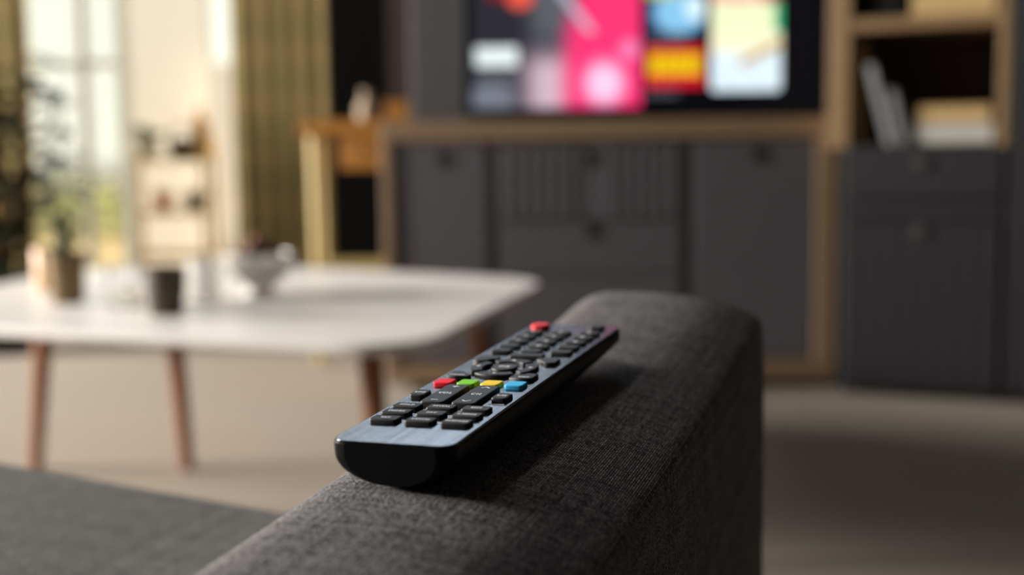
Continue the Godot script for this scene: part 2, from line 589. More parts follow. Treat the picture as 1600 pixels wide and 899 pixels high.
# ---------------------------------------------------------------- room
func build_room() -> void:
	struct("floor", rbox(11.6, 0.12, 7.9, 0.002), mats["carpet"], Vector3(-2.2, -0.06, -1.45), "smooth beige floor lit from the left")
	struct("ceiling", rbox(11.6, 0.12, 7.9, 0.002), mats["darkened_ceiling"], Vector3(-2.2, 3.26, -1.45), "dark unseen ceiling above the room")
	# left wall: two windows out of view, placed for light from the left
	var wl := struct_node("wall_left", Vector3.ZERO, "plain dark wall on the left with two windows, out of view")
	var wx := -7.72
	obj("wall_part", rbox(0.2, 1.70, 7.7, 0.002), mats["darkened_plaster"], wl, Vector3(wx, 0.85, -1.45))
	obj("wall_part", rbox(0.2, 0.22, 7.7, 0.002), mats["darkened_plaster"], wl, Vector3(wx, 3.09, -1.45))
	obj("wall_part", rbox(0.2, 1.28, 0.35, 0.002), mats["darkened_plaster"], wl, Vector3(wx, 2.34, -5.125))
	obj("wall_part", rbox(0.2, 1.28, 0.80, 0.002), mats["darkened_plaster"], wl, Vector3(wx, 2.34, -3.25))
	obj("wall_part", rbox(0.2, 1.28, 3.95, 0.002), mats["darkened_plaster"], wl, Vector3(wx, 2.34, 0.425))
	var w3 := struct_node("unseen_window_3", Vector3(wx, 2.34, -2.2), "unseen white framed window in the left wall, placed to light the table and sofa arm")
	var w4 := struct_node("unseen_window_4", Vector3(wx, 2.34, -4.3), "unseen white framed window in the left wall near the patio, placed to light the floor")
	for w in [w3, w4]:
		for z in [-0.628, 0.0, 0.628]:
			obj("window_frame", rbox(0.06, 1.28, 0.045, 0.004), mats["window_white"], w, Vector3(0, 0, z))
		for y in [-0.618, 0.618]:
			obj("window_frame", rbox(0.062, 0.045, 1.3, 0.004), mats["window_white"], w, Vector3(0, y, 0))
		for z in [-0.314, 0.314]:
			obj("pane", rbox(0.006, 1.20, 0.58, 0.001), mats["pane_glass"], w, Vector3(0, 0, z))
	struct("wall_right", rbox(0.2, 3.32, 7.9, 0.002), mats["darkened_plaster"], Vector3(3.5, 1.6, -1.45), "plain wall on the right")
	struct("wall_front", rbox(11.6, 3.32, 0.2, 0.002), mats["darkened_plaster"], Vector3(-2.2, 1.6, 2.4), "plain wall behind the viewer")
	# the wall behind the television, thick enough to reach the back of the house
	struct("wall_television", rbox(3.74, 3.2, 1.15, 0.004), mats["grey_panel"], Vector3(-0.335 + 1.87, 1.6, -4.2 - 0.575), "dark grey panelled wall behind the television")
	# back wall with a patio opening
	var ox0 := -2.38
	var ox1 := -1.06
	var wb := struct_node("wall_back", Vector3.ZERO, "back wall around the bright patio opening")
	obj("wall_part", rbox(ox0 + 7.72, 3.2, 0.14, 0.002), mats["darkened_plaster"], wb, Vector3((ox0 - 7.72) * 0.5, 1.6, -5.33))
	obj("wall_part", rbox(-0.3 - ox1, 3.2, 0.14, 0.002), mats["darkened_plaster"], wb, Vector3((ox1 - 0.3) * 0.5, 1.6, -5.33))
	obj("wall_part", rbox(ox1 - ox0, 0.95, 0.14, 0.002), mats["darkened_plaster"], wb, Vector3((ox0 + ox1) * 0.5, 2.725, -5.33))
	# patio window: fixed light at the left, open leaf at the right
	var w1 := struct_node("window_1", Vector3(0, 0, -5.33), "white framed glazed patio window with crossbars")
	for x in [-2.36, -1.84, -1.67]:
		obj("window_frame", rbox(0.045 if x != -1.84 else 0.032, 2.24, 0.05, 0.004), mats["window_white"], w1, Vector3(x, 1.12, 0))
	for y in [0.03, 0.62, 1.16, 2.21]:
		obj("glazing_bar", rbox(0.68, 0.026, 0.04, 0.004), mats["window_white"], w1, Vector3(-2.015, y, 0))
	for q in [[0.325, 0.56], [0.89, 0.51], [1.685, 1.02]]:
		obj("pane", rbox(0.47, q[1], 0.006, 0.001), mats["pane_glass"], w1, Vector3(-2.098, q[0], 0))
		obj("pane", rbox(0.12, q[1], 0.006, 0.001), mats["pane_glass"], w1, Vector3(-1.758, q[0], 0))
	# dark door beside the patio
	var d1 := struct_node("door_1", Vector3(-0.66, 0, -5.24), "black door in a reddish brown frame")
	obj("door_leaf", rbox(0.30, 2.1, 0.04, 0.004), mats["door_black"], d1, Vector3(0, 1.05, 0))
	obj("door_frame", rbox(0.12, 2.16, 0.06, 0.004), mats["door_wood"], d1, Vector3(0.215, 1.08, 0.005))
	obj("door_handle", tube([Vector3(0.09, 1.0, 0.03), Vector3(0.09, 1.0, 0.06), Vector3(0.0, 1.0, 0.06)], [0.008, 0.008, 0.008]), mats["knob"], d1)
	struct("baseboard_left", rbox(0.02, 0.08, 7.6, 0.003), mats["window_white"], Vector3(-7.61, 0.04, -1.45), "white skirting along the left wall")
	struct("baseboard_right", rbox(0.02, 0.08, 5.6, 0.003), mats["window_white"], Vector3(3.39, 0.04, -1.0), "white skirting along the right wall")
	# curtains
	curtain("curtain", Vector3(-0.955, 0.02, -5.12), 0.40, 2.45, "olive brown plaid curtain hanging right of the bright patio opening")
	curtain("curtain", Vector3(-2.35, 0.02, -5.12), 0.72, 2.45, "olive brown plaid curtain hanging left of the bright patio opening")
	var rod := obj("curtain_rod", tube([Vector3(-2.9, 2.5, -5.12), Vector3(-1.7, 2.5, -5.12), Vector3(-0.7, 2.5, -5.12)], [0.012, 0.012, 0.012]), mats["knob"])
	tag(rod, "dark rod carrying the plaid curtains above the patio opening", "curtain rod")

func curtain(called: String, at: Vector3, width: float, height: float, label: String) -> void:
	var mb := MB.new()
	var n := int(width / 0.008)
	var front := PackedVector3Array()
	var rings := []
	var uvs := []
	for k in 9:
		var y := height * k / 8.0
		var ring := PackedVector3Array()
		var uv := []
		for side in 2:
			for i in n + 1:
				var q := i if side == 0 else n - i
				var x := width * (float(q) / n - 0.5)
				var amp := 0.007 + 0.006 * (1.0 - y / height)
				var z := amp * sin(x * TAU / 0.088 + 0.6 * sin(x * 9.0)) + (0.0015 if side == 0 else -0.0015)
				ring.append(Vector3(x, y, z))
				uv.append(Vector2(x * 1.6, y))
		uv.append(uv[0])
		rings.append(ring)
		uvs.append(uv)
	# normals across the sheet, taken from the wave itself
	for k in 8:
		for i in n * 2 + 1:
			if i == n:
				continue
			var back := i > n
			var a: Vector3 = rings[k][i]
			var b: Vector3 = rings[k][i + 1]
			var c: Vector3 = rings[k + 1][i + 1]
			var d: Vector3 = rings[k + 1][i]
			var na := Vector3(-(b.z - a.z), 0, (b.x - a.x)).normalized()
			if na.z < 0:
				na = -na
			if back:
				na = -na
			mb.quad(a, b, c, d, na, na, na, na, uvs[k][i], uvs[k][i + 1], uvs[k + 1][i + 1], uvs[k + 1][i])
	var o := thing(called, label, "curtain", at, Basis.IDENTITY, "plaid curtains at the patio")
	obj("cloth", mb.done(), mats["plaid_cloth"], o)
	for i in 5:
		obj("ring", tube([Vector3(width * (i / 4.0 - 0.5) * 0.9, height, -0.015), Vector3(width * (i / 4.0 - 0.5) * 0.9, height + 0.045, -0.015), Vector3(width * (i / 4.0 - 0.5) * 0.9, height + 0.045, 0.015), Vector3(width * (i / 4.0 - 0.5) * 0.9, height, 0.015)], [0.003, 0.003, 0.003, 0.003], 6), mats["knob"], o)

# ---------------------------------------------------------------- beyond the patio
func build_outdoors() -> void:
	speckled("terrace_stone", Color(0.72, 0.62, 0.42), Color(0.80, 0.70, 0.50), 0.03, 1.5, 0.8, 31)
	struct("ground", rbox(16, 0.1, 14, 0.002), mats["terrace_stone"], Vector3(-4, -0.09, -12.5), "sunlit sandy terrace outside the patio")
	struct("trim_1", rbox(0.54, 3.2, 0.15, 0.004), mats["cream_wall"], Vector3(-2.08, 1.55, -7.45), "tall cream garden wall outside the patio")
	struct("trim_2", rbox(3.2, 1.36, 0.15, 0.004), mats["cream_wall"], Vector3(-0.16, 0.63, -7.25), "lower cream garden wall to the right outside the patio")
	# hedge far off, and a tree whose crown shows over it
	var fern_leaf := mat("fern_leaf", Color(0.40, 0.50, 0.24), 0.7)
	fern_leaf.backlight_enabled = true
	fern_leaf.backlight = Color(0.5, 0.6, 0.2)
	var leafy := mat("hazy_hedge_leaf", Color(0.93, 0.93, 0.82), 0.8)  # outdoor haze painted into the leaf colour, nearly white
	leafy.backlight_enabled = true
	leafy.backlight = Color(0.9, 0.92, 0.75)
	var hedge := thing("hedge", "hedge outside the patio window with bright haze put into its pale leaf colour", "hedge", Vector3(-4.2, 0, -13.0))
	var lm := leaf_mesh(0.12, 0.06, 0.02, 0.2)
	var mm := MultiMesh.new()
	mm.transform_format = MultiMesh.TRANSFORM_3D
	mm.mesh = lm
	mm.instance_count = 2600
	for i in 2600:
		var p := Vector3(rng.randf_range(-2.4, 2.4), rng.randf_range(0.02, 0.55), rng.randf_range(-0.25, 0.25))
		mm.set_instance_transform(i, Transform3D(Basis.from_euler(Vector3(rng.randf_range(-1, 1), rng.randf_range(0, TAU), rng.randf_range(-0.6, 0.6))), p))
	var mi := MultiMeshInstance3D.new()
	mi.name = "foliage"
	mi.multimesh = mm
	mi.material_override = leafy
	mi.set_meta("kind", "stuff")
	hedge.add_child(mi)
	for i in 7:
		obj("stem", tube([Vector3(-2.1 + i * 0.7, 0, 0), Vector3(-2.08 + i * 0.7, 0.35, 0.02), Vector3(-2.1 + i * 0.7, 0.65, 0)], [0.02, 0.016, 0.01], 8), mats["beech_leg"], hedge)
	# plant stand against the cream wall
	var st := thing("plant_stand", "pale wooden plant stand on the terrace against the cream wall", "plant stand", Vector3(-1.88, -0.04, -6.75))
	speckled("stand_wood", Color(0.90, 0.76, 0.52), Color(0.95, 0.82, 0.58), 0.03, 4.0, 0.5, 20, 0.0, Vector3(0.5, 5, 5))
	var sw := 0.42
	for x in [-1.0, 1.0]:
		for z in [-1.0, 1.0]:
			obj("post", rbox(0.028, 0.82 if x < 0 else 0.92, 0.028, 0.003), mats["stand_wood"], st, Vector3(x * sw * 0.5, 0.41 if x < 0 else 0.46, z * 0.12))
	for y in [0.27, 0.50, 0.79]:
		obj("shelf", rbox(sw + 0.04, 0.022, 0.28, 0.003), mats["stand_wood"], st, Vector3(0, y, 0))
	var terracotta := mat("terracotta", Color(0.93, 0.56, 0.26), 0.8)
	var white_pot := mat("white_pot", Color(0.88, 0.86, 0.80), 0.4)
	var y_top := 0.80 - 0.04
	potted("potted_fern", "small green fern in a white pot on the top shelf of the plant stand", Vector3(-2.00, y_top + 0.002, -6.75), 0.055, 0.09, white_pot, 26, 0.13, fern_leaf, 0.9)
	potted("potted_seedling", "leafy seedling in a terracotta pot on the middle shelf of the plant stand", Vector3(-1.925, 0.4725, -6.75), 0.05, 0.10, terracotta, 8, 0.06, fern_leaf, 0.8)
	var basket := thing("basket", "dark woven basket on the top shelf of the plant stand", "basket", Vector3(-1.80, y_top + 0.002, -6.72))
	obj("bowl", lathe([Vector2(0, 0.0), Vector2(0.06, 0.0), Vector2(0.075, 0.05), Vector2(0.078, 0.10), Vector2(0.070, 0.10), Vector2(0.066, 0.05), Vector2(0.05, 0.012), Vector2(0, 0.012)], 24), mat("basket_dark", Color(0.34, 0.28, 0.22), 0.8), basket)
	obj("handle", tube([Vector3(-0.072, 0.09, 0), Vector3(-0.05, 0.16, 0), Vector3(0, 0.185, 0), Vector3(0.05, 0.16, 0), Vector3(0.072, 0.09, 0)], [0.006, 0.006, 0.006, 0.006, 0.006], 8), mats["basket_dark"], basket)
	speckled("bright_honey", Color(0.86, 0.58, 0.20), Color(0.93, 0.66, 0.27), 0.03, 4.0, 0.5, 19, 0.0, Vector3(5, 0.5, 5))
	var board := thing("cutting_board", "honey coloured wooden board propped upright on the plant stand", "board", Vector3(-1.70, y_top + 0.003, -6.74))
	obj("board", rbox(0.085, 0.21, 0.02, 0.006, true), mats["bright_honey"], board, Vector3(0, 0.105, 0))
	obj("handle", rbox(0.03, 0.07, 0.018, 0.006, true), mats["bright_honey"], board, Vector3(0, 0.24, 0))
	var can := thing("watering_can", "dark metal watering can on the middle shelf of the plant stand", "watering can", Vector3(-1.745, 0.4725, -6.74))
	obj("body", lathe([Vector2(0, 0), Vector2(0.05, 0), Vector2(0.05, 0.10), Vector2(0.046, 0.105), Vector2(0.0, 0.105)], 24), mat("can_metal", Color(0.55, 0.52, 0.46), 0.6), can)
	obj("spout", tube([Vector3(0.045, 0.03, 0), Vector3(0.08, 0.07, 0), Vector3(0.10, 0.12, 0)], [0.012, 0.009, 0.008], 10), mats["can_metal"], can)
	obj("handle", tube([Vector3(-0.045, 0.09, 0), Vector3(-0.08, 0.08, 0), Vector3(-0.08, 0.04, 0), Vector3(-0.048, 0.02, 0)], [0.005, 0.005, 0.005, 0.005], 8), mats["can_metal"], can)

func potted(called: String, label: String, at: Vector3, r: float, h: float, pot: Material, leaves: int, reach: float, green: Material, up: float) -> void:
	var o := thing(called, label, "potted plant", at)
	obj("pot", lathe([Vector2(0, 0), Vector2(r * 0.75, 0), Vector2(r, h * 0.85), Vector2(r * 1.08, h * 0.86), Vector2(r * 1.08, h), Vector2(r * 0.95, h), Vector2(r * 0.9, h * 0.85), Vector2(0, h * 0.85)], 24), pot, o)
	obj("soil", lathe([Vector2(0, h * 0.9), Vector2(r * 0.9, h * 0.88), Vector2(r * 0.9, h * 0.84), Vector2(0, h * 0.84)], 20), mat("soil", Color(0.16, 0.11, 0.07), 0.95), o)
	var lm := leaf_mesh(reach, reach * 0.25, reach * 0.35, 0.3)
	for i in leaves:
		var b := Basis(Vector3.UP, i * 2.39996) * Basis(Vector3.RIGHT, up * rng.randf_range(0.45, 1.35))
		obj("leaf", lm, green, o, Vector3(0, h * 0.9, 0), b)

# ---------------------------------------------------------------- sofa
func build_sofa() -> void:
	var yaw := deg_to_rad(-19.0)
	var A := Vector3(-0.0435, 0.6030, -0.4030)
	var slope := tan(deg_to_rad(3.6))
	var o := thing("sofa", "dark grey woven fabric sofa with the remote control on its arm", "sofa", Vector3(A.x, 0, A.z), Basis(Vector3.UP, yaw))
	# in the sofa's own axes x runs to the right across the arm and -z forward along it
	var sec := []
	for y in [-0.50, -0.42, -0.34, -0.26, -0.18, -0.10]:
		sec.append(Vector2(-0.060, y))
	for i in 9:
		var a := PI - i * PI / 16.0
		sec.append(Vector2(-0.020 + 0.040 * cos(a), -0.042 + 0.042 * sin(a)))
	for x in [-0.006, 0.008, 0.022, 0.034]:
		sec.append(Vector2(x, -1.7 * pow(maxf(x + 0.008, 0.0), 2)))
	sec.append(Vector2(0.046, -0.0052))
	sec.append(Vector2(0.057, -0.0082))
	sec.append(Vector2(0.066, -0.0114))
	sec.append(Vector2(0.0715, -0.0142))
	sec.append(Vector2(0.0742, -0.0185))
	sec.append(Vector2(0.0752, -0.026))
	for y in [-0.05, -0.10, -0.18, -0.26, -0.34, -0.42, -0.50]:
		sec.append(Vector2(0.0765, y))
	var along := [-0.52]
	while along[-1] < 0.36:
		along.append(along[-1] + 0.02)
	var t_end := 0.415
	var rr := 0.022
	var rings := []
	var uvs := []
	var centre := Vector2(0.01, -0.22)
	var stations := []
	for t in along:
		stations.append([t, 0.0])
	for i in 8:
		var a := i / 7.0 * PI / 2.0
		stations.append([t_end - rr + rr * sin(a), rr * (1.0 - cos(a))])
	var len_acc := []
	var acc := 0.0
	for i in sec.size():
		if i > 0:
			acc += sec[i].distance_to(sec[i - 1])
		len_acc.append(acc)
	for s in stations:
		var ring := PackedVector3Array()
		var uv := []
		for i in sec.size():
			var q: Vector2 = sec[i]
			var d: Vector2 = (q - Vector2(clampf(q.x, -0.03, 0.05), minf(q.y, -0.03)))
			var into: Vector2 = d.normalized() * float(s[1]) if d.length() > 0.0001 else Vector2(0, float(s[1]))
			q -= into
			ring.append(Vector3(q.x, A.y + s[0] * slope + 0.15 * pow(maxf(s[0] - 0.17, 0.0), 2) + q.y, -s[0]))
			uv.append(Vector2(len_acc[i], s[0] + s[1] * 0.6))
		uv.append(uv[0])
		rings.append(ring)
		uvs.append(uv)
	var mb := MB.new()
	add_loft(mb, rings, true, false, false, uvs)
	# front and rear faces of the arm
	for e in 2:
		var ring: PackedVector3Array = rings[rings.size() - 1] if e == 0 else rings[0]
		var n := Vector3(0, 0, -1) if e == 0 else Vector3(0, 0, 1)
		var c := Vector3(0.01, 0.35, ring[0].z)
		for i in ring.size():
			var a := ring[i]
			var b := ring[(i + 1) % ring.size()]
			mb.tri(c, a, b, n, n, n, Vector2(c.x, c.y), Vector2(a.x, a.y), Vector2(b.x, b.y))
	obj("armrest", mb.done(), mats["sofa_weave"], o)
	# second arm, off to the left of the picture
	obj("armrest", rbox(0.13, 0.50, 0.93, 0.03, true), mats["seat_weave"], o, Vector3(-2.02, 0.36, 0.05))
	var cushion := rbox(0.94, 0.17, 0.80, 0.045, true)
	var seat := PackedVector2Array([Vector2(-0.064, 0.34), Vector2(-0.064, -0.345), Vector2(-0.08, -0.365), Vector2(-0.27, -0.402), Vector2(-0.57, -0.463), Vector2(-0.96, -0.505), Vector2(-0.988, -0.49), Vector2(-0.988, 0.34)])
	obj("seat_cushion", prism(seat, 0.17, 0.02, 0.302, 0.02), mats["seat_weave"], o)
	obj("seat_cushion", cushion, mats["seat_weave"], o, Vector3(-1.465, 0.387, -0.09))
	obj("base", rbox(1.98, 0.2, 0.88, 0.02, true), mats["seat_weave"], o, Vector3(-1.0, 0.20, 0.06))
	obj("backrest", rbox(2.1, 0.62, 0.16, 0.05, true), mats["seat_weave"], o, Vector3(-1.0, 0.46, 0.57))
	for x in [-1.9, -0.02]:
		for z in [-0.32, 0.5]:
			obj("foot", lathe([Vector2(0, 0.002), Vector2(0.016, 0.002), Vector2(0.024, 0.105), Vector2(0, 0.105)], 16), mats["beech_leg"], o, Vector3(x, 0, z))

# an unseen lamp behind the sofa, placed to light the arm beside the remote
func build_unseen_floor_lamp() -> void:
	var foot := Vector3(-1.56, 0, 0.10)
	var head := Vector3(-0.62, 1.70, -0.72)
	var aim := Vector3(0.04, 0.61, -0.68)
	var o := thing("unseen_floor_lamp", "unseen black lamp behind the sofa, placed to light the sofa arm", "lamp", foot)
	obj("base", lathe([Vector2(0, 0.0), Vector2(0.14, 0.0), Vector2(0.14, 0.015), Vector2(0.02, 0.03), Vector2(0, 0.03)], 32), mats["knob"], o)
	obj("pole", tube([Vector3(0, 0.02, 0), Vector3(0, 1.3, 0), Vector3(0.06, 1.75, -0.08), Vector3(0.45, 1.93, -0.42), head - foot + Vector3(0, 0.08, 0.02)], [0.011, 0.010, 0.010, 0.009, 0.008], 12), mats["knob"], o)
	var down := (aim - head).normalized()
	var side := down.cross(Vector3.UP).normalized()
	var turn := Basis(side, -down, side.cross(-down))
	obj("shade", lathe([Vector2(0.075, -0.10), Vector2(0.070, -0.06), Vector2(0.045, 0.03), Vector2(0.015, 0.06), Vector2(0, 0.06), Vector2(0, 0.055), Vector2(0.013, 0.055), Vector2(0.042, 0.027), Vector2(0.067, -0.06), Vector2(0.072, -0.10)], 32), mats["knob"], o, head - foot, turn)
	var bm := mat("bulb_glow", Color(0.9, 0.9, 0.88), 0.4)
	bm.emission_enabled = true
	bm.emission = Color(1.0, 0.96, 0.90)
	bm.emission_energy_multiplier = 1.5
	var prof := []
	for k in 11:
		var a := -PI / 2 + PI * k / 10.0
		prof.append(Vector2(maxf(0.0, 0.026 * cos(a)), 0.026 * sin(a)))
	obj("bulb", lathe(prof, 20), bm, o, head - foot + down * 0.03, turn)
	var l := SpotLight3D.new()
	l.name = "unseen_lamp_spot"
	l.light_color = Color(1.0, 0.97, 0.93)
	l.light_energy = 0.38
	l.light_size = 0.09
	l.spot_range = 12.0
	l.spot_attenuation = 2.0
	l.spot_angle = 15.0
	l.spot_angle_attenuation = 0.8
	l.shadow_enabled = true
	o.add_child(l)
	l.look_at_from_position(head + down * 0.03, aim, Vector3.UP)

# ---------------------------------------------------------------- coffee table
func build_table() -> void:
	var o := thing("coffee_table", "low white topped coffee table with rounded corners and splayed wooden legs", "coffee table", Vector3(-0.6, 0, -2.6))
	var corner := [Vector2(-0.15, -1.895), Vector2(0.09, -2.97), Vector2(-0.62, -3.46), Vector2(-1.25, -3.52), Vector2(-1.34, -2.345)]
	var rad := [0.16, 0.14, 0.5, 0.28, 0.24]
	var p := PackedVector2Array()
	for i in 5:
		var c: Vector2 = corner[i]
		var a: Vector2 = corner[(i + 4) % 5]
		var b: Vector2 = corner[(i + 1) % 5]
		var da: Vector2 = (a - c).normalized() * rad[i]
		var db: Vector2 = (b - c).normalized() * rad[i]
		if i == 2:
			da = da.normalized() * 0.3
			db = db.normalized() * 0.3
		for k in 11:
			var t := k / 10.0
			var q: Vector2 = (c + da) * (1 - t) * (1 - t) + c * 2 * t * (1 - t) + (c + db) * t * t
			p.append(q - Vector2(-0.6, -2.6))
	obj("tabletop", prism(p, 0.019, 0.005, 0.411, 0.005), mats["white_laminate"], o)
	var feet := [[Vector2(-0.246, -2.09), Vector2(-0.232, -2.07)], [Vector2(-0.09, -2.78), Vector2(-0.05, -2.86)], [Vector2(-0.79, -2.80), Vector2(-0.775, -2.825)], [Vector2(-1.085, -2.80), Vector2(-1.14, -2.842)], [Vector2(-1.10, -2.43), Vector2(-1.16, -2.38)]]
	for f in feet:
		var a: Vector2 = f[0] - Vector2(-0.6, -2.6)
		var b: Vector2 = f[1] - Vector2(-0.6, -2.6)
		obj("leg", tube([Vector3(b.x, 0.001, b.y), Vector3(b.x, 0.012, b.y), Vector3(a.x, 0.39, a.y), Vector3(a.x, 0.411, a.y)], [0.0145, 0.0155, 0.0225, 0.0225], 18), mats["beech_leg"], o)
		obj("mounting_plate", rbox(0.09, 0.004, 0.09, 0.001), mats["knob"], o, Vector3(a.x, 0.409, a.y))

# ---------------------------------------------------------------- television cabinet
func knob_on(parent: Node3D, at: Vector3, m := "grey_knob") -> void:
	obj("knob", lathe([Vector2(0, 0.007), Vector2(0.020, 0.007), Vector2(0.024, 0.005), Vector2(0.024, 0.0)], 24), mats[m], parent, at, Basis(Vector3.RIGHT, PI / 2))

func build_cabinet() -> void:
	var x0 := -0.397
	var x1 := 1.010
	var zf := -3.762
	var dep := 0.425
	var o := thing("television_cabinet", "wide low grey cabinet with an oak frame under the television", "cabinet", Vector3((x0 + x1) * 0.5, 0, zf - dep * 0.5))
	var hw := (x1 - x0) * 0.5
	var fz := dep * 0.5
	var yb := 0.028
	var yt := 0.8455
	var th := 0.062
	obj("frame_top", rbox(hw * 2, th, dep, 0.003), mats["oak_across"], o, Vector3(0, yt - th * 0.5, 0))
	obj("frame_bottom", rbox(hw * 2, th, dep, 0.003), mats["oak_across"], o, Vector3(0, yb + th * 0.5, 0))
	for s in [-1.0, 1.0]:
		var wd := 0.03 if s < 0 else 0.066
		obj("frame_side", rbox(wd, yt - yb - th * 2, dep, 0.003), mats["oak_up"], o, Vector3(s * (hw - wd * 0.5), (yt + yb) * 0.5, 0))
	obj("back_panel", rbox(hw * 2 - 0.1, yt - yb - th * 2, 0.012, 0.001), mats["dark_gap"], o, Vector3(0, (yt + yb) * 0.5, -fz + 0.02))
	obj("carcass", rbox(hw * 2 - 0.098, yt - yb - th * 2 - 0.002, 0.30, 0.001), mats["dark_gap"], o, Vector3(0, (yt + yb) * 0.5, 0.03))
	for f in [[-0.62, 0.14], [0.62, 0.14], [0.62, -0.14], [-0.62, -0.14]]:
		obj("foot", lathe([Vector2(0, 0.001), Vector2(0.022, 0.001), Vector2(0.022, 0.028), Vector2(0, 0.028)], 16), mats["knob"], o, Vector3(f[0], 0, f[1]))
	var mx := (x0 + x1) * 0.5
	var y_lo := yb + th + 0.004
	var y_hi := yt - th - 0.004
	var ft := 0.020
	var zc := fz - 0.012 - ft * 0.5
	var door_h := y_hi - y_lo
	var dl := obj("door", rbox(0.292, door_h, ft, 0.003), mats["grey_front"], o, Vector3(-0.219 - mx, (y_lo + y_hi) * 0.5, zc))
	knob_on(dl, Vector3(0, 0.731 - (y_lo + y_hi) * 0.5, ft * 0.5))
	var dr := obj("door", rbox(0.372, door_h, ft, 0.003), mats["grey_front"], o, Vector3(0.754 - mx, (y_lo + y_hi) * 0.5, zc))
	knob_on(dr, Vector3(0, 0.735 - (y_lo + y_hi) * 0.5, ft * 0.5))
	for x in [-0.0535, 0.5465]:
		obj("upright", rbox(0.030, door_h, ft, 0.002), mats["grey_panel"], o, Vector3(x - mx, (y_lo + y_hi) * 0.5, zc - 0.009))
	# three drawers in the middle; the top one carries upright battens either side of its knob
	var lv := [[0.537, y_hi], [0.366, 0.531], [y_lo, 0.360]]
	for k in 3:
		var a: float = lv[k][0]
		var b: float = lv[k][1]
		var d := obj("drawer", rbox(0.562, b - a, ft, 0.003), mats["grey_front"], o, Vector3(0.2465 - mx, (a + b) * 0.5, zc - (0.004 if k == 0 else 0.0)))
		if k < 2:
			knob_on(d, Vector3(-0.008, (0.727 if k == 0 else 0.5045) - (a + b) * 0.5, ft * 0.5))
		if k == 0:
			for i in 14:
				var sx := -0.262 + i * 0.0403
				if absf(sx + 0.008) < 0.05:
					continue
				obj("batten", rbox(0.027, b - a - 0.004, 0.006, 0.002), mats["grey_front"], d, Vector3(sx, 0, ft * 0.5 + 0.0008))

